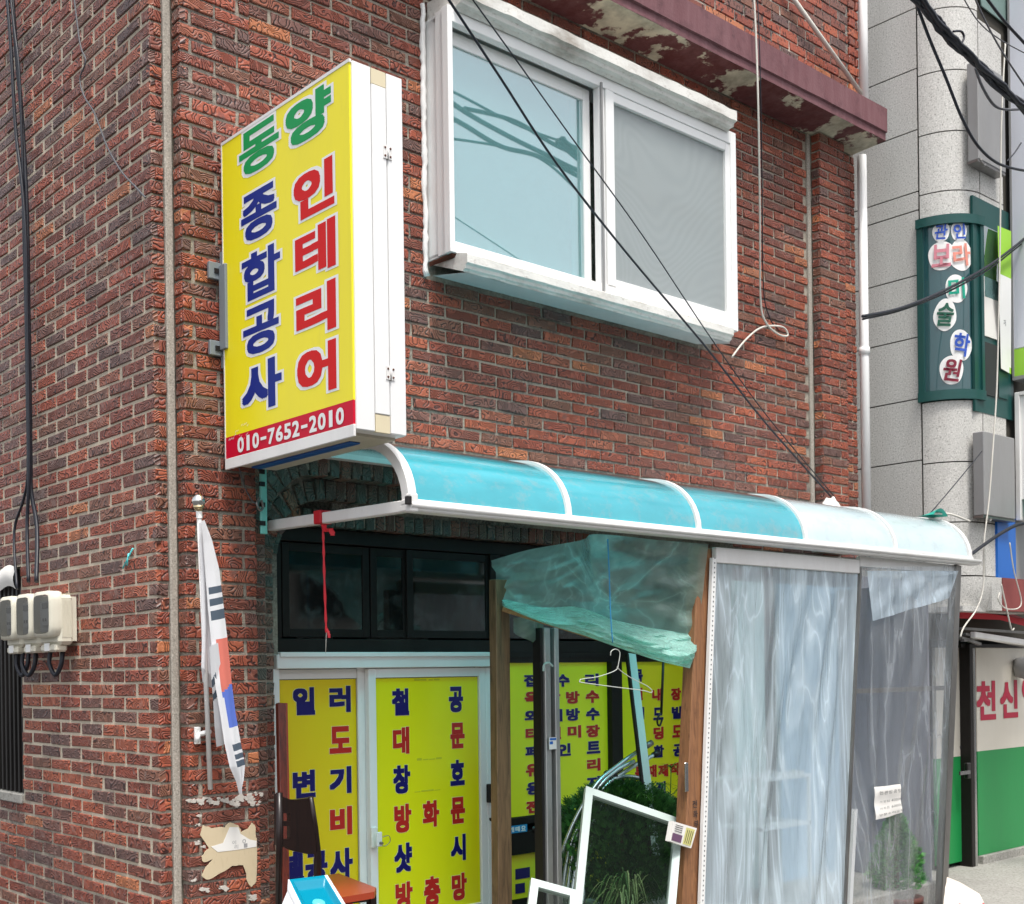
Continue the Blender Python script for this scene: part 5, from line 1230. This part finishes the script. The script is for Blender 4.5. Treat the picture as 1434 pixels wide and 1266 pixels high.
g = MB(); c = at(520, 1246, 'z', zs - .03); g.bar(c, (c.x, c.y, .28), .035, .035); g.build('leg', 'chairD', ch)
c2 = at(474, 1226, 'z', zs - .03); g = MB(); g.bar(c2, (c2.x, c2.y, .28), .035, .035); g.build('leg', 'chairD', ch)
g = MB(); g.bar(c + Vector((0, 0, -.03)), at(445, 1262, 'z', zs - .06), .02, .05); g.bar(c + Vector((0, 0, -.03)), c2 + Vector((0, 0, -.03)), .02, .05); g.build('apron', 'chairD', ch)

dp = thing('plastic_bin', 'white plastic bin with a recessed cyan lid at the bottom by the jamb', 'bin', (.25, -1.0, 0))
Z = lambda px, py, z: at(px, py, 'z', z)
zt = .86; ztf = .74
tl, tr_, br, bl = Z(402, 1232, zt), Z(460, 1225, zt), Z(493, 1278, ztf), Z(428, 1286, ztf)
lerp = lambda a, b, t: a * (1 - t) + b * t
def lidp(u, v): return lerp(lerp(tl, tr_, u), lerp(bl, br, u), v)
g = MB(); low = Vector((0, 0, -.05))
t4 = [tl + low, tr_ + low, br + low, bl + low]; n0 = len(g.v)
b4 = [(tl.x - .34, tl.y + .08, .06), (tr_.x + .03, tr_.y + .04, .06), (br.x + .05, br.y, .06), (bl.x - .34, bl.y - .02, .06)]
g.v += [tuple(p) for p in t4] + b4; g.face((n0, n0 + 1, n0 + 2, n0 + 3))
for i in range(4): k = (i + 1) % 4; g.face((n0 + i, n0 + k, n0 + 4 + k, n0 + 4 + i))
bod = g.build('body', 'wplast', dp)
def lz(u, v):
    e = max(abs(u - .5), abs(v - .5) * .9); return -.05 if e > .499 else -.028 * min(1, max(0, (.40 - e) / .09))
g = MB(); g.grid(lambda u, v: lidp(u, v) + Vector((0, 0, lz(u, v))), 40, 40, lambda u, v: 1 if (u < .05 or u > .88) else 0); g.build('lid', ['cyan', 'wplast'], dp)
g = MB(); g.lathe(lidp(.5, .52) + Vector((0, 0, -.028)), [(.028, 0), (.026, .008), (.014, .011)], 0, 18, Vector((0, -.3, 1)).normalized()); g.build('button', 'cyanL', dp)

# ------------------------------------------------------------------ plants
def blade(g, p, q, mid, wd, m=0, a=0., n=5):
    pts = smooth([p, mid, q], n); d = (q - p); sd = Vector((d.y, -d.x, 0)); sd = sd.normalized() if sd.length > 1e-4 else XE
    for i in range(len(pts) - 1):
        f0, f1 = i / (len(pts) - 1), (i + 1) / (len(pts) - 1); w0, w1 = wd * (1 - f0 ** 2), wd * (1 - f1 ** 2)
        g.poly([pts[i] - sd * w0, pts[i] + sd * w0, pts[i + 1] + sd * w1, pts[i + 1] - sd * w1], m, a=a, sm=True)
def conifer(base, h, r, ml, label, n=2600, shape='cone', seed=1, pot=True):
    random.seed(seed); t = thing('potted_conifer' if pot else 'thuja_shrub', label, 'plant', base)
    base = Vector(base); g = MB()
    for i in range(n):
        z = R_() ** .8; rr = r * ((1 - z) ** .75 * (.55 + .45 * min(1, z * 6)) if shape == 'cone' else math.sqrt(max(0.02, 1 - (2 * z - 1) ** 2))) 
        a = ru(0, 2 * pi); k = R_() ** .35; lump = 1 + .22 * noise.noise(Vector((cos(a) * 2, sin(a) * 2, z * 6 + seed)))
        c = base + Vector((cos(a) * rr * k * lump, sin(a) * rr * k * lump, .12 * h + z * h * .88))
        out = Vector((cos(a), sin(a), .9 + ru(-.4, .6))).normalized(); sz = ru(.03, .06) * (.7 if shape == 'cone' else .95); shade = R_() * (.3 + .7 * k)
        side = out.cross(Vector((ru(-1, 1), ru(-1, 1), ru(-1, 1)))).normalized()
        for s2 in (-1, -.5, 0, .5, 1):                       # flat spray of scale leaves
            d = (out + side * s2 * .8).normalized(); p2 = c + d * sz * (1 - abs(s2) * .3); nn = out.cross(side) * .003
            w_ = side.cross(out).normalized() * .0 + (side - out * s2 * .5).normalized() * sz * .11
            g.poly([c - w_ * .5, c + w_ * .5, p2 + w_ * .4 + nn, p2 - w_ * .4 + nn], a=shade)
    g.build('foliage', ml, t, attr=True)
    g = MB(); g.tube([base, base + ZE * h * .9], [.02, .006]); g.build('trunk', 'bark', t)
    if pot: g = MB(); g.lathe(base - ZE * .26, [(.10, 0), (.15, .25), (.165, .25), (.165, .29), (.14, .29), (.13, .27)], 0, 24); g.build('pot', 'pot', t)
    random.seed(seed + 50); return t
c = at(1248, 1255, 'y', -.90); conifer((c.x, -.94, c.z - .02), .58, .21, 'leaf4', 'small cone-shaped conifer in a brown pot behind the clear polythene', 3000, 'cone', 4)
c = at(872, 1290, 'y', -.42); conifer((c.x, -.42, c.z + .0), .80, .40, 'leaf1', 'dark green thuja shrub behind the large leaning sash', 6500, 'ball', 7, False)
# umbrella sedge
t = thing('umbrella_sedge', 'bright green umbrella sedge with star-shaped leaf tufts beside the broad post', 'plant', at(930, 1240, 'y', -.6)); g = MB(); gs = MB(); rt_ = at(925, 1260, 'y', -.5)
for px, py, sz in ((898, 1112, .12), (940, 1075, .12), (935, 1125, .13), (955, 1105, .11), (915, 1130, .09), (950, 1140, .11), (885, 1130, .10), (928, 1100, .09), (962, 1085, .09), (910, 1100, .07)):
    c = at(px, py, 'y', ru(-.62, -.42)); gs.tube(smooth([rt_ + Vector((ru(-.05, .05), 0, 0)), (rt_ + c) / 2 + Vector((ru(-.04, .04), 0, .03)), c]), .003, 0, 5)
    for k in range(20):
        a = 2 * pi * k / 20 + ru(-.1, .1); el = ru(-.25, .45); d = Vector((cos(a) * cos(el), sin(a) * cos(el), sin(el))); q = c + d * sz * ru(.7, 1.1) + Vector((0, 0, -.02)); blade(g, c, q, (c + q) / 2 + Vector((0, 0, .014)), .0042, a=R_())
g.build('leaves', 'leaf2', t, attr=True); gs.a = [.3] * len(gs.a); gs.build('stems', 'leaf2', t, attr=True)
# spider plant seen through the mesh
t = thing('spider_plant', 'arching striped spider plant at the bottom inside the large leaning sash', 'plant', at(880, 1262, 'y', -.8)); g = MB(); r0 = at(878, 1275, 'y', -.72)
for k in range(110):
    a = ru(0, 2 * pi); L = ru(.14, .34); up = ru(.10, .20); c = r0 + Vector((ru(-.05, .05), ru(-.03, .03), 0)); q = c + Vector((cos(a) * L, sin(a) * L * .5, ru(-.10, .06))); blade(g, c, q, (c + q) / 2 + Vector((0, 0, up)), .006, a=R_(), n=6)
g.build('leaves', 'leaf3', t, attr=True)
g = MB(); g.lathe(r0 - ZE * .22, [(.09, 0), (.13, .20), (.14, .2), (.14, .23)], 0, 20); g.build('pot', 'pot', t)
t = None

# ------------------------------------------------------------------ granite building next door
XG, RG = 6.5, .33; YC = -.30; YF = YC - RG; CX = XG + RG
GB = thing('granite_building', 'grey granite-clad building with a rounded corner and green bay window', 'building', (7.5, 1, 0))
g = MB(); g.box((XG + .02, YC + .0, 1.95), (12, 6, 11)); g.box((CX, YF + .02, 2.4), (7.6, YC + .1, 11)); g.lathe((CX, YC, 2.4), [(RG - .02, 0), (RG - .02, 9)], 0, 32); core = g.build('wall_core', 'groove', GB)
zj = [at(1285, y, 'x', XG).z for y in (730, 645, 558.5, 472, 385, 294, 267.8, 181, 94.8, 9.5, -76)]
zb0 = 2.42
zj = [zb0 + .02] + zj
def gpanel(fn, nu, z0, z1, th=.012):
    g = MB(); g.grid(lambda u, v: fn(u, z0 + (z1 - z0) * v, 0), nu, 1, sm=nu > 1); 
    n0 = len(g.v)
    for uu in (0, 1): g.poly([fn(uu, z0, 0), fn(uu, z1, 0), fn(uu, z1, th), fn(uu, z0, th)])
    for zz in (z0, z1): g.grid(lambda u, v: fn(u, zz, th * v), nu, 1, sm=False)
    g.build('granite_panel', 'granite', GB)
j = .005
ybk = .30
for i in range(len(zj) - 1):
    z0, z1 = zj[i] + j, zj[i + 1] - j
    for (ya, yb2) in ((YC, ybk),): gpanel(lambda u, z, t_: (XG + t_, yb2 - j + (ya + j - yb2 + j) * u, z), 1, z0, z1)
def cyl(u, z, t_):
    a = pi + (pi / 2) * u; return (CX + (RG - t_) * cos(a), YC + (RG - t_) * sin(a), z)
ztop, zbot = at(1330, 291, 'y', -.58).z, at(1330, 553, 'y', -.58).z
zc = [zb0 + .02] + [at(1330, y, 'y', -.585).z for y in (727, 641, 553)]
for i in range(3): gpanel(lambda u, z, t_: cyl(.02 + .96 * u, z, t_), 14, zc[i] + j, zc[i + 1] - j)
zc2 = [ztop] + [at(1330, y, 'y', -.585).z for y in (256, 172, 86, -2, -80)]
for i in range(5): gpanel(lambda u, z, t_: cyl(.02 + .96 * u, z, t_), 14, zc2[i] + j, zc2[i + 1] - j)
XF1 = 7.22
for (z0, z1) in ((zc[0], zc[1]), (zc[1], zc[2]), (zc[2], zbot + .06), (ztop + .03, zc2[1]), (zc2[1], zc2[2]), (zc2[2], zc2[3]), (zc2[3], zc2[4] - .05)):
    gpanel(lambda u, z, t_: (CX + j + (XF1 - CX - j) * u, YF + t_, z), 1, z0 + j, z1 - j)
# darker tiles round the gap
for k in range(22):
    z0 = 2.2 + k * .28; g = MB(); g.box((XG - .0, .315, z0 + .006), (XG + .05, .62, z0 + .274)); g.build('dark_tile', 'granite2', GB)
g = MB(); g.box((XG + .01, .31, 2), (XG + .03, .9, 9)); g.build('tile_bed', 'groove', GB)
g = MB(); g.box((6.15, .9, 0), (6.6, .95, 9)); g.build('gap_wall', mat('brown_gap', (.09, .07, .065), .8), GB)
g = MB(); c = at(1206, 125, 'y', .2); g.box((6.30, .25, 6.05), (6.48, .3, 6.45)); g.build('blue_vent', 'snavy', GB)
# bay window wrapped round the corner
def cyo(u, z, o): return cyl(u, z, -o)
g = MB()
def cylbox(u0, u1, z0, z1, o0, o1, n=12):
    g.grid(lambda u, v: cyo(u0 + (u1 - u0) * u, z0 + (z1 - z0) * v, o1), n, 1)
    for zz in (z0, z1): g.grid(lambda u, v: cyo(u0 + (u1 - u0) * u, zz, o0 + (o1 - o0) * v), n, 1, sm=False)
    for uu in (u0, u1): g.poly([cyo(uu, z0, o0), cyo(uu, z1, o0), cyo(uu, z1, o1), cyo(uu, z0, o1)])
cylbox(-.02, 1.0, ztop - .075, ztop - .005, -.02, .035); cylbox(-.02, 1.0, zbot, zbot + .075, -.02, .03)
cylbox(-.02, .07, zbot + .075, ztop - .075, -.02, .022, 3); cylbox(.93, 1.0, zbot + .075, ztop - .075, -.02, .022, 3)
bay = g.build('bay_window', 'teal', GB)
g = MB(); g.grid(lambda u, v: cyo(.06 + .88 * u, zbot + .07 + (ztop - zbot - .14) * v, .004), 16, 1); g.build('pane', 'bayG', bay)
g = MB(); g.grid(lambda u, v: cyo(.10 + .80 * u, zbot + .10 + (ztop - zbot - .24) * v, -.05), 12, 1); g.build('blind', mat('bay_blind', (.05, .17, .18), .7), bay)
g = MB(); ms = []
def on_cyl(px, py):
    best = None
    for k in range(101):
        a = pi + (pi / 2) * k / 100; P = (CX + (RG + .01) * cos(a), YC + (RG + .01) * sin(a))
        x, y, z = pix((P[0], P[1], 4.6))
        if best is None or abs(x - px) < best[0]: best = (abs(x - px), k / 100, P)
    u = best[1]; P = best[2]; z = 4.6
    for _ in range(6): z += (pix((P[0], P[1], z))[1] - py) / FPX * pix((P[0], P[1], z))[2]
    return u, z
for chh, px, py, wd, ht, rot, col in (('관', 1319, 320.7, .085, .115, -.1, 'blue2'), ('인', 1345, 320, .085, .115, .05, 'blue2'), ('보', 1319.5, 358, .13, .17, -.03, 'pink'), ('라', 1347, 357, .13, .17, .08, 'salmon'), ('미', 1339.6, 404, .115, .16, .05, 'bgreen'), ('술', 1323.3, 440.7, .115, .175, -.15, 'dgreen'), ('학', 1346, 483, .12, .175, -.15, 'blue2'), ('원', 1332, 518, .12, .17, -.2, 'wine')):
    wd *= 1.02; ht *= 1.02; py += 4 if py < 330 else 0; u0, z0 = on_cyl(px, py); R1 = RG
    sf = lambda a, b, l=0.: Vector(cyo(u0 + a / (R1 * pi / 2), z0 + b, .007 + l))
    g2 = MB(); g2.grid(lambda u, v: sf(cos(u * 2 * pi) * v * wd * .70 * (1 + .05 * sin(u * 6 * pi + px)), sin(u * 2 * pi) * v * ht * .68 * (1 + .05 * cos(u * 4 * pi + px))), 36, 6, sm=False)
    g2.build('letter_plate', 'swhite', bay)
    g2 = MB(); put(g2, chh, sf, wd, ht, .022, rot=rot, lift=.011); g2.build('letter', M['c_' + col], bay)
# flat window beside the bay
def gwin(px0, py0, px1, py1, m, y=YF - .004, th=.03, nm='window'):
    a = at(px0, py1, 'y', y); b = at(px1, py0, 'y', y); g = MB(); g.box((a.x, y, a.z), (b.x, y + th, b.z)); return g.build(nm, m, GB)
fw_ = gwin(1366, 300, 1416, 575, 'teal', YF - .004, .02)
for (q, mm, nm) in (((1378, 325, 1396, 415), 'glassT', 'pane'), ((1378, 395, 1397, 470), 'paper', 'paper_sheet'), ((1378, 485, 1397, 552), 'dark', 'open_casement'), ((1397, 490, 1410, 556), 'teal', 'casement')):
    a = at(q[0], q[3], 'y', YF - .006); b = at(q[2], q[1], 'y', YF - .006); g = MB(); g.box((a.x, YF - .012, a.z), (b.x, YF - .004, b.z)); g.build(nm, mm, fw_)
g = MB(); a = at(1398, 318, 'y', YF - .06); 
def ban(u, v):
    p = at(1397 + 19 * u + 6 * v * (1 - u) * .8, 316 + 200 * v + 8 * u, 'y', YF - .05 - .02 * sin(v * 5)); return p
g.grid(ban, 6, 24, lambda u, v: 0 if (v < .30 or u + v * .35 > 1.16) else 1)
bn = thing('hanging_banner', 'green and white cloth banner hanging beside the green bay window', 'banner', at(1405, 420, 'y', YF - .05)); g.build('cloth', ['lime', 'swhite'], bn)
g = MB(); c = at(1407, 452, 'y', YF - .10); put(g, '재', planar(c, XE, ZE, -YE), .04, .05, 0); g.build('lettering', 'ink', bn)
# upper green window with pale scrollwork
g = MB(); g.extrude([at(1372, -10, 'y', YF - .004), at(1414, -10, 'y', YF - .004), at(1411, 36, 'y', YF - .004), at(1375, 8, 'y', YF - .004)], (0, .01, 0)); g.build('window', mat('grey_green_board', (.16, .24, .22), .5), GB)
# grey service boxes on the front
for (q, lab) in (((1371, 108, 1407, 222), 'tall grey metal box fixed on the granite front above the bay window'), ((1379, 614, 1421, 721), 'dark grey metal box fixed below the green window beside the rounded corner')):
    a = at(q[0], q[3], 'y', YF - .09); b = at(q[2], q[1], 'y', YF - .09); g = MB(); g.box((a.x, YF - .09, a.z), (b.x, YF - .003, b.z), 0, .006)
    t = thing('service_box', lab, 'metal box', (a.x, YF, a.z), 'grey service boxes on the granite building'); g.build('casing', 'greyP', t)
    g = MB(); g.box((a.x - .012, YF - .085, a.z - .02), (b.x, YF - .003, a.z - .003)); g.tube(smooth([(a.x, YF - .10, a.z - .01), (a.x + .03, YF - .11, a.z - .05), (a.x + .08, YF - .10, a.z - .03)]), .008); g.build('bracket', 'steelD', t)
g = MB(); a = at(1398, 818, 'y', YF - .02); b = at(1422, 722, 'y', YF - .02); g.box((a.x, YF - .02, a.z), (b.x, YF, b.z)); g.build('blue_panel', 'bluep', GB)
g = MB(); g.box((b.x, YF - .01, a.z), (b.x + .6, YF, b.z + .3)); g.build('grey_wall', 'greyP', GB)
# concrete band below the corner and red band
g = MB()
def band(u, v): 
    a = pi + (pi / 2) * u; r = RG + .05 - .05 * (1 - v) ** 2; return (CX + r * cos(a), YC + r * sin(a), 2.16 + (.27) * v)
g.grid(band, 14, 6); g.box((XG - .05, YC, 2.18), (XG, 1.0, 2.44)); g.box((CX, YF - .05, 2.17), (7.0, YF + .02, 2.43)); g.box((XG - .04, YF, 2.16), (7.6, 1, 2.20)); g.build('concrete_band', 'granite', GB)
g = MB(); g.box((7.0, YF - .06, 2.17), (8.4, YF + .02, 2.43)); g.build('red_band', 'redcon', GB)
g = MB(); g.box((XG, -.1, 0), (9, .0, 2.18)); g.build('ground_floor_wall', 'dark', GB)
# projecting signs at the right edge
ps = thing('projecting_sign', 'tall pale lavender signboard with a green foot at the right edge', 'sign', (7.3, -1., 3.9))
a = at(1416, 540, 'y', YF); XS2 = at(1415, 300, 'y', YF - .02).x
z0 = at(1417, 528, 'x', XS2).z; zg = at(1417, 490, 'x', XS2).z
g = MB(); g.box((XS2, YF - 1.2, zg), (XS2 + .2, YF - .02, 8), 0, .006); g.build('face_panel', 'lav', ps)
g = MB(); g.box((XS2, YF - 1.2, z0), (XS2 + .2, YF - .02, zg - .002)); g.build('green_foot', 'lime', ps)
g = MB(); g.box((XS2 - .006, YF - 1.2, z0 - .03), (XS2 + .2, YF - .02, z0 - .002)); g.box((XS2 - .008, YF - .035, z0), (XS2 + .0, YF - .02, 8)); g.build('edge_trim', 'greyP', ps)
ps = thing('projecting_sign', 'white box sign with teal foot below the lavender signboard', 'sign', (7.3, -1., 2.9))
z1 = at(1420, 556, 'x', XS2 + .02).z; z2 = at(1425, 724, 'x', XS2 + .02).z; z3 = at(1425, 700, 'x', XS2 + .02).z
g = MB(); g.box((XS2 + .02, YF - 1.1, z3), (XS2 + .2, YF - .07, z1)); g.build('face_panel', 'swhite', ps)
g = MB(); g.box((XS2 + .018, YF - 1.1, z2), (XS2 + .2, YF - .10, z3 - .002)); g.build('teal_foot', 'tgreen', ps)
g = MB(); g.box((XS2 + .0, YF - .07, z2 - .03), (XS2 + .2, YF - .03, z1 + .03), 0, .004); g.box((XS2 + .0, YF - 1.1, z1 + .002), (XS2 + .2, YF - .071, z1 + .03)); g.build('frame', 'alu', ps)
# street-level shopfront: ivory and green boards
YH = -.2
hb = thing('painted_hoarding', 'ivory and green painted shop wall with crimson Korean letters', 'wall', (8., YH, 0))
px0 = at(1368, 1000, 'y', YH).x; zt = at(1372, 907, 'y', YH).z; zm = at(1372, 1052, 'y', YH).z; zb = at(1372, 1198, 'y', YH).z
g = MB(); g.box((px0, YH, zm), (9.6, YH + .05, zt)); iv = g.build('ivory_board', 'hwhite', hb)
g = MB(); g.box((px0, YH - .001, zb), (9.6, YH + .05, zm - .001)); g.build('green_board', 'hgreen', hb)
g = MB(); g.box((px0, YH - .04, .012), (9.6, YH + .1, zb - .002), 0, .004); g.build('concrete_plinth', 'conc', hb)
g = MB(); g.box((px0 - .3, YH - .02, zt + .002), (9.6, YH + .1, zt + .03)); g.build('top_rail', 'bronze', hb)
g = MB()
for chh, px, py, wd, ht in (('천', 1381, 981, 27, 55), ('신', 1413, 979, 25, 53), ('ㅇ', 1444, 964, 26, 36)):
    c = at(px, py, 'y', YH - .002); wx = at(px + wd / 2, py, 'y', YH).x - at(px - wd / 2, py, 'y', YH).x; hz = at(px, py - ht / 2, 'y', YH).z - at(px, py + ht / 2, 'y', YH).z
    letter(iv, chh, planar(c, XE, ZE, -YE), wx, hz, 'crim', None, .035)
dn = thing('shop_door', 'ivory over green door with lever handle beside the painted hoarding', 'door', (px0 - .15, YH, 0))
xd0 = at(1336, 1000, 'y', YH + .04).x
g = MB(); g.box((xd0 - .3, YH + .04, zm - .03), (px0 - .05, YH + .07, zt)); g.build('upper_board', 'hwhite', dn)
g = MB(); g.box((xd0 - .3, YH + .04, .10), (px0 - .05, YH + .07, zm - .032)); g.build('lower_board', 'hgreen', dn)
xp = at(1361, 1000, 'y', YH - .04).x; g = MB(); g.box((xp - .045, YH - .05, .012), (xp + .012, YH + .07, zt + .03), 0, .005); g.box((xp + .014, YH - .052, .012), (xp + .05, YH + .05, zt), 1, .004); g.build('jamb', ['bronze', 'steel'], dn)
c = at(1353, 1080, 'y', YH - .06); g = MB(); g.box((c.x - .02, YH - .085, c.z - .06), (c.x + .04, YH - .05, c.z + .07), 0, .006); g.bar((c.x - .17, YH - .09, c.z - .005), (c.x + .0, YH - .09, c.z - .005), .012, .03, 1); g.build('handle', ['blackbar', 'steel'], dn)
g = MB(); c = at(1345, 1046, 'y', YH + .04); g.lathe((c.x, YH + .038, c.z), [(.014, 0), (.012, .006)], 0, 10, -YE); g.build('knob', 'ink', dn)
# red canopy edge and tube lamp covers
rc_ = thing('red_canopy', 'folded red canvas shop canopy above the ivory hoarding', 'awning', (8, -.5, 2.1))
g = MB(); g.extrude([at(1345, 853, 'y', -.50), at(1440, 868, 'y', -.50), at(1440, 878, 'y', -.50), at(1400, 868, 'y', -.50), at(1345, 866, 'y', -.50)], (0, .12, .05)); g.build('canvas', 'redaw', rc_)
g = MB(); 
for p_, q_ in (((1350, 888), (1436, 905)), ((1345, 880), (1436, 886)), ((1348, 897), (1380, 892)), ((1345, 893), (1372, 902))): g.bar(at(*p_, 'y', -.45), at(*q_, 'y', -.45), .03, .02)
g.build('arm', 'steelD', rc_)
g = MB(); g.bar(at(1362, 889, 'y', -.48), at(1440, 901, 'y', -.48), .05, .05, 0, None, .008); one(g, 'strip_lamp', 'alu', 'white strip lamp housing under the folded red canopy', 'lamp')
g = MB(); c = at(1434, 935, 'y', -.30); g.lathe((c.x + .05, -.30, c.z), [(.02, -.10), (.09, -.08), (.11, 0), (.09, .08), (.02, .1)], 0, 20); one(g, 'round_lamp', 'greyP', 'dark round lamp cut by the right edge above the letters', 'lamp')
g = MB(); g.box((XG - .1, -.18, 1.9), (9, .3, 2.16)); g.build('recess_ceiling', 'dark', GB)
# market parasol peeking in below
us = thing('parasol', 'pale folded parasol with a pink hem at the bottom beside the booth', 'parasol', at(1350, 1266, 'z', .5))
g = MB()
r1 = smooth([at(1326, 1228, 'y', -1.2), at(1345, 1236, 'y', -1.22), at(1362, 1246, 'y', -1.25), at(1372, 1252, 'y', -1.3)]); r2 = smooth([at(1318, 1290, 'y', -1.35), at(1330, 1292, 'y', -1.4), at(1345, 1290, 'y', -1.42), at(1388, 1285, 'y', -1.4)])
g.grid(lambda u, v: between(r1, r2, u, v, .01, 3), 16, 8, lambda u, v: 1 if v > .35 + .25 * (1 - u) and u > .3 else 0); g.build('canopy', ['clothp', 'clothr'], us)
g = MB(); c = at(1345, 1270, 'y', -1.2); g.tube([(c.x, -1.15, .02), (c.x, -1.15, c.z + .05)], .015); g.build('pole', 'swhite', us)

# ------------------------------------------------------------------ overhead cables at the right
def bundle(pts, y, n, spread, r0, lab):
    for k in range(n):
        random.seed(100 + k + int(y * 10)); ph = ru(0, 6); am = spread * ru(.3, 1); rr = r0 * ru(.5, 1.15)
        q = []
        base = smooth([at(a, b, 'y', y) for a, b in pts], 6)
        for i, p in enumerate(base): q.append(p + Vector((0, ru(-.01, .01), 0)) + Vector((sin(ph) * am, cos(ph * 2) * am, cos(ph) * am + .008 * sin(i * .7 + ph))))
        g = MB(); g.tube(q, rr, 0, 6); one(g, 'overhead_cable', 'cable' if k % 4 else 'cableG', lab, 'cable', 'black cables bundled across the top right corner')
bundle([(1262, -30), (1290, 5), (1330, 52), (1370, 92), (1410, 130), (1450, 165)], -1.5, 11, .030, .013, 'black overhead cable in the thick bundle crossing the top right corner')
def oc(pts, y, r, lab, m='cable', nm='overhead_cable'): g = MB(); g.tube(smooth([at(a, b, 'y', y) for a, b in pts]), r, 0, 6); one(g, nm, m, lab, 'cable')
oc([(1278, -10), (1300, 50), (1325, 110), (1347, 165), (1370, 205), (1400, 230), (1440, 240)], -1.45, .009, 'black cable sagging from the bundle down in front of the grey service box')
oc([(1366, 95), (1375, 120), (1390, 145), (1405, 153), (1428, 153)], -1.4, .009, 'short cable looping from the bundle beside the tall grey box', 'cableG')
oc([(1335, 44), (1346, 44), (1350, 52), (1347, 60)], -1.5, .007, 'small cable loop sticking up from the thick bundle')
oc([(1362, -10), (1380, 30), (1405, 75), (1436, 122)], -1.2, .006, 'thin grey wire crossing above the cable bundle', 'cableG')
oc([(1345, -10), (1370, 30), (1400, 55), (1436, 75)], -1.2, .004, 'thin twisted wire near the top right corner', 'cableG')
oc([(1376, -10), (1405, 28), (1438, 64)], -1.6, .009, 'black cable at the extreme top right corner')
oc([(1448, 322), (1420, 346), (1380, 375), (1320, 408), (1260, 432), (1208, 443)], -.75, .011, 'upper of two black cables crossing the green bay window')
oc([(1448, 327), (1420, 350), (1380, 380), (1320, 412), (1260, 435), (1208, 447)], -.73, .007, 'lower of two black cables crossing the green bay window')
oc([(1448, 732), (1425, 735), (1400, 748), (1375, 765), (1355, 779), (1330, 785)], -.9, .014, 'black cable running behind the right end of the awning')
oc([(1375, 632), (1340, 675), (1300, 722)], -.85, .004, 'thin black wire slanting over the granite to the awning end')
oc([(1408, 60), (1405, 110), (1402, 190), (1401, 300), (1399, 420), (1396, 540), (1391, 620), (1385, 700), (1378, 760), (1377, 820), (1368, 852), (1350, 878), (1345, 892)], -.86, .006, 'long thin white cable hanging down the granite front', 'cableW', 'white_cable')
oc([(1402, 818), (1408, 845), (1416, 880), (1420, 880)], -.75, .006, 'white cable loop hanging over the red band', 'cableW', 'white_cable')
oc([(1400, 830), (1398, 840), (1408, 852), (1425, 852), (1430, 840), (1420, 800), (1414, 760)], -.75, .005, 'thin white cable looping down past the blue panel', 'cableW', 'white_cable')
oc([(1430, 200), (1420, 215), (1410, 226)], -1.3, .005, 'short thin wire near the right edge over the lavender sign')
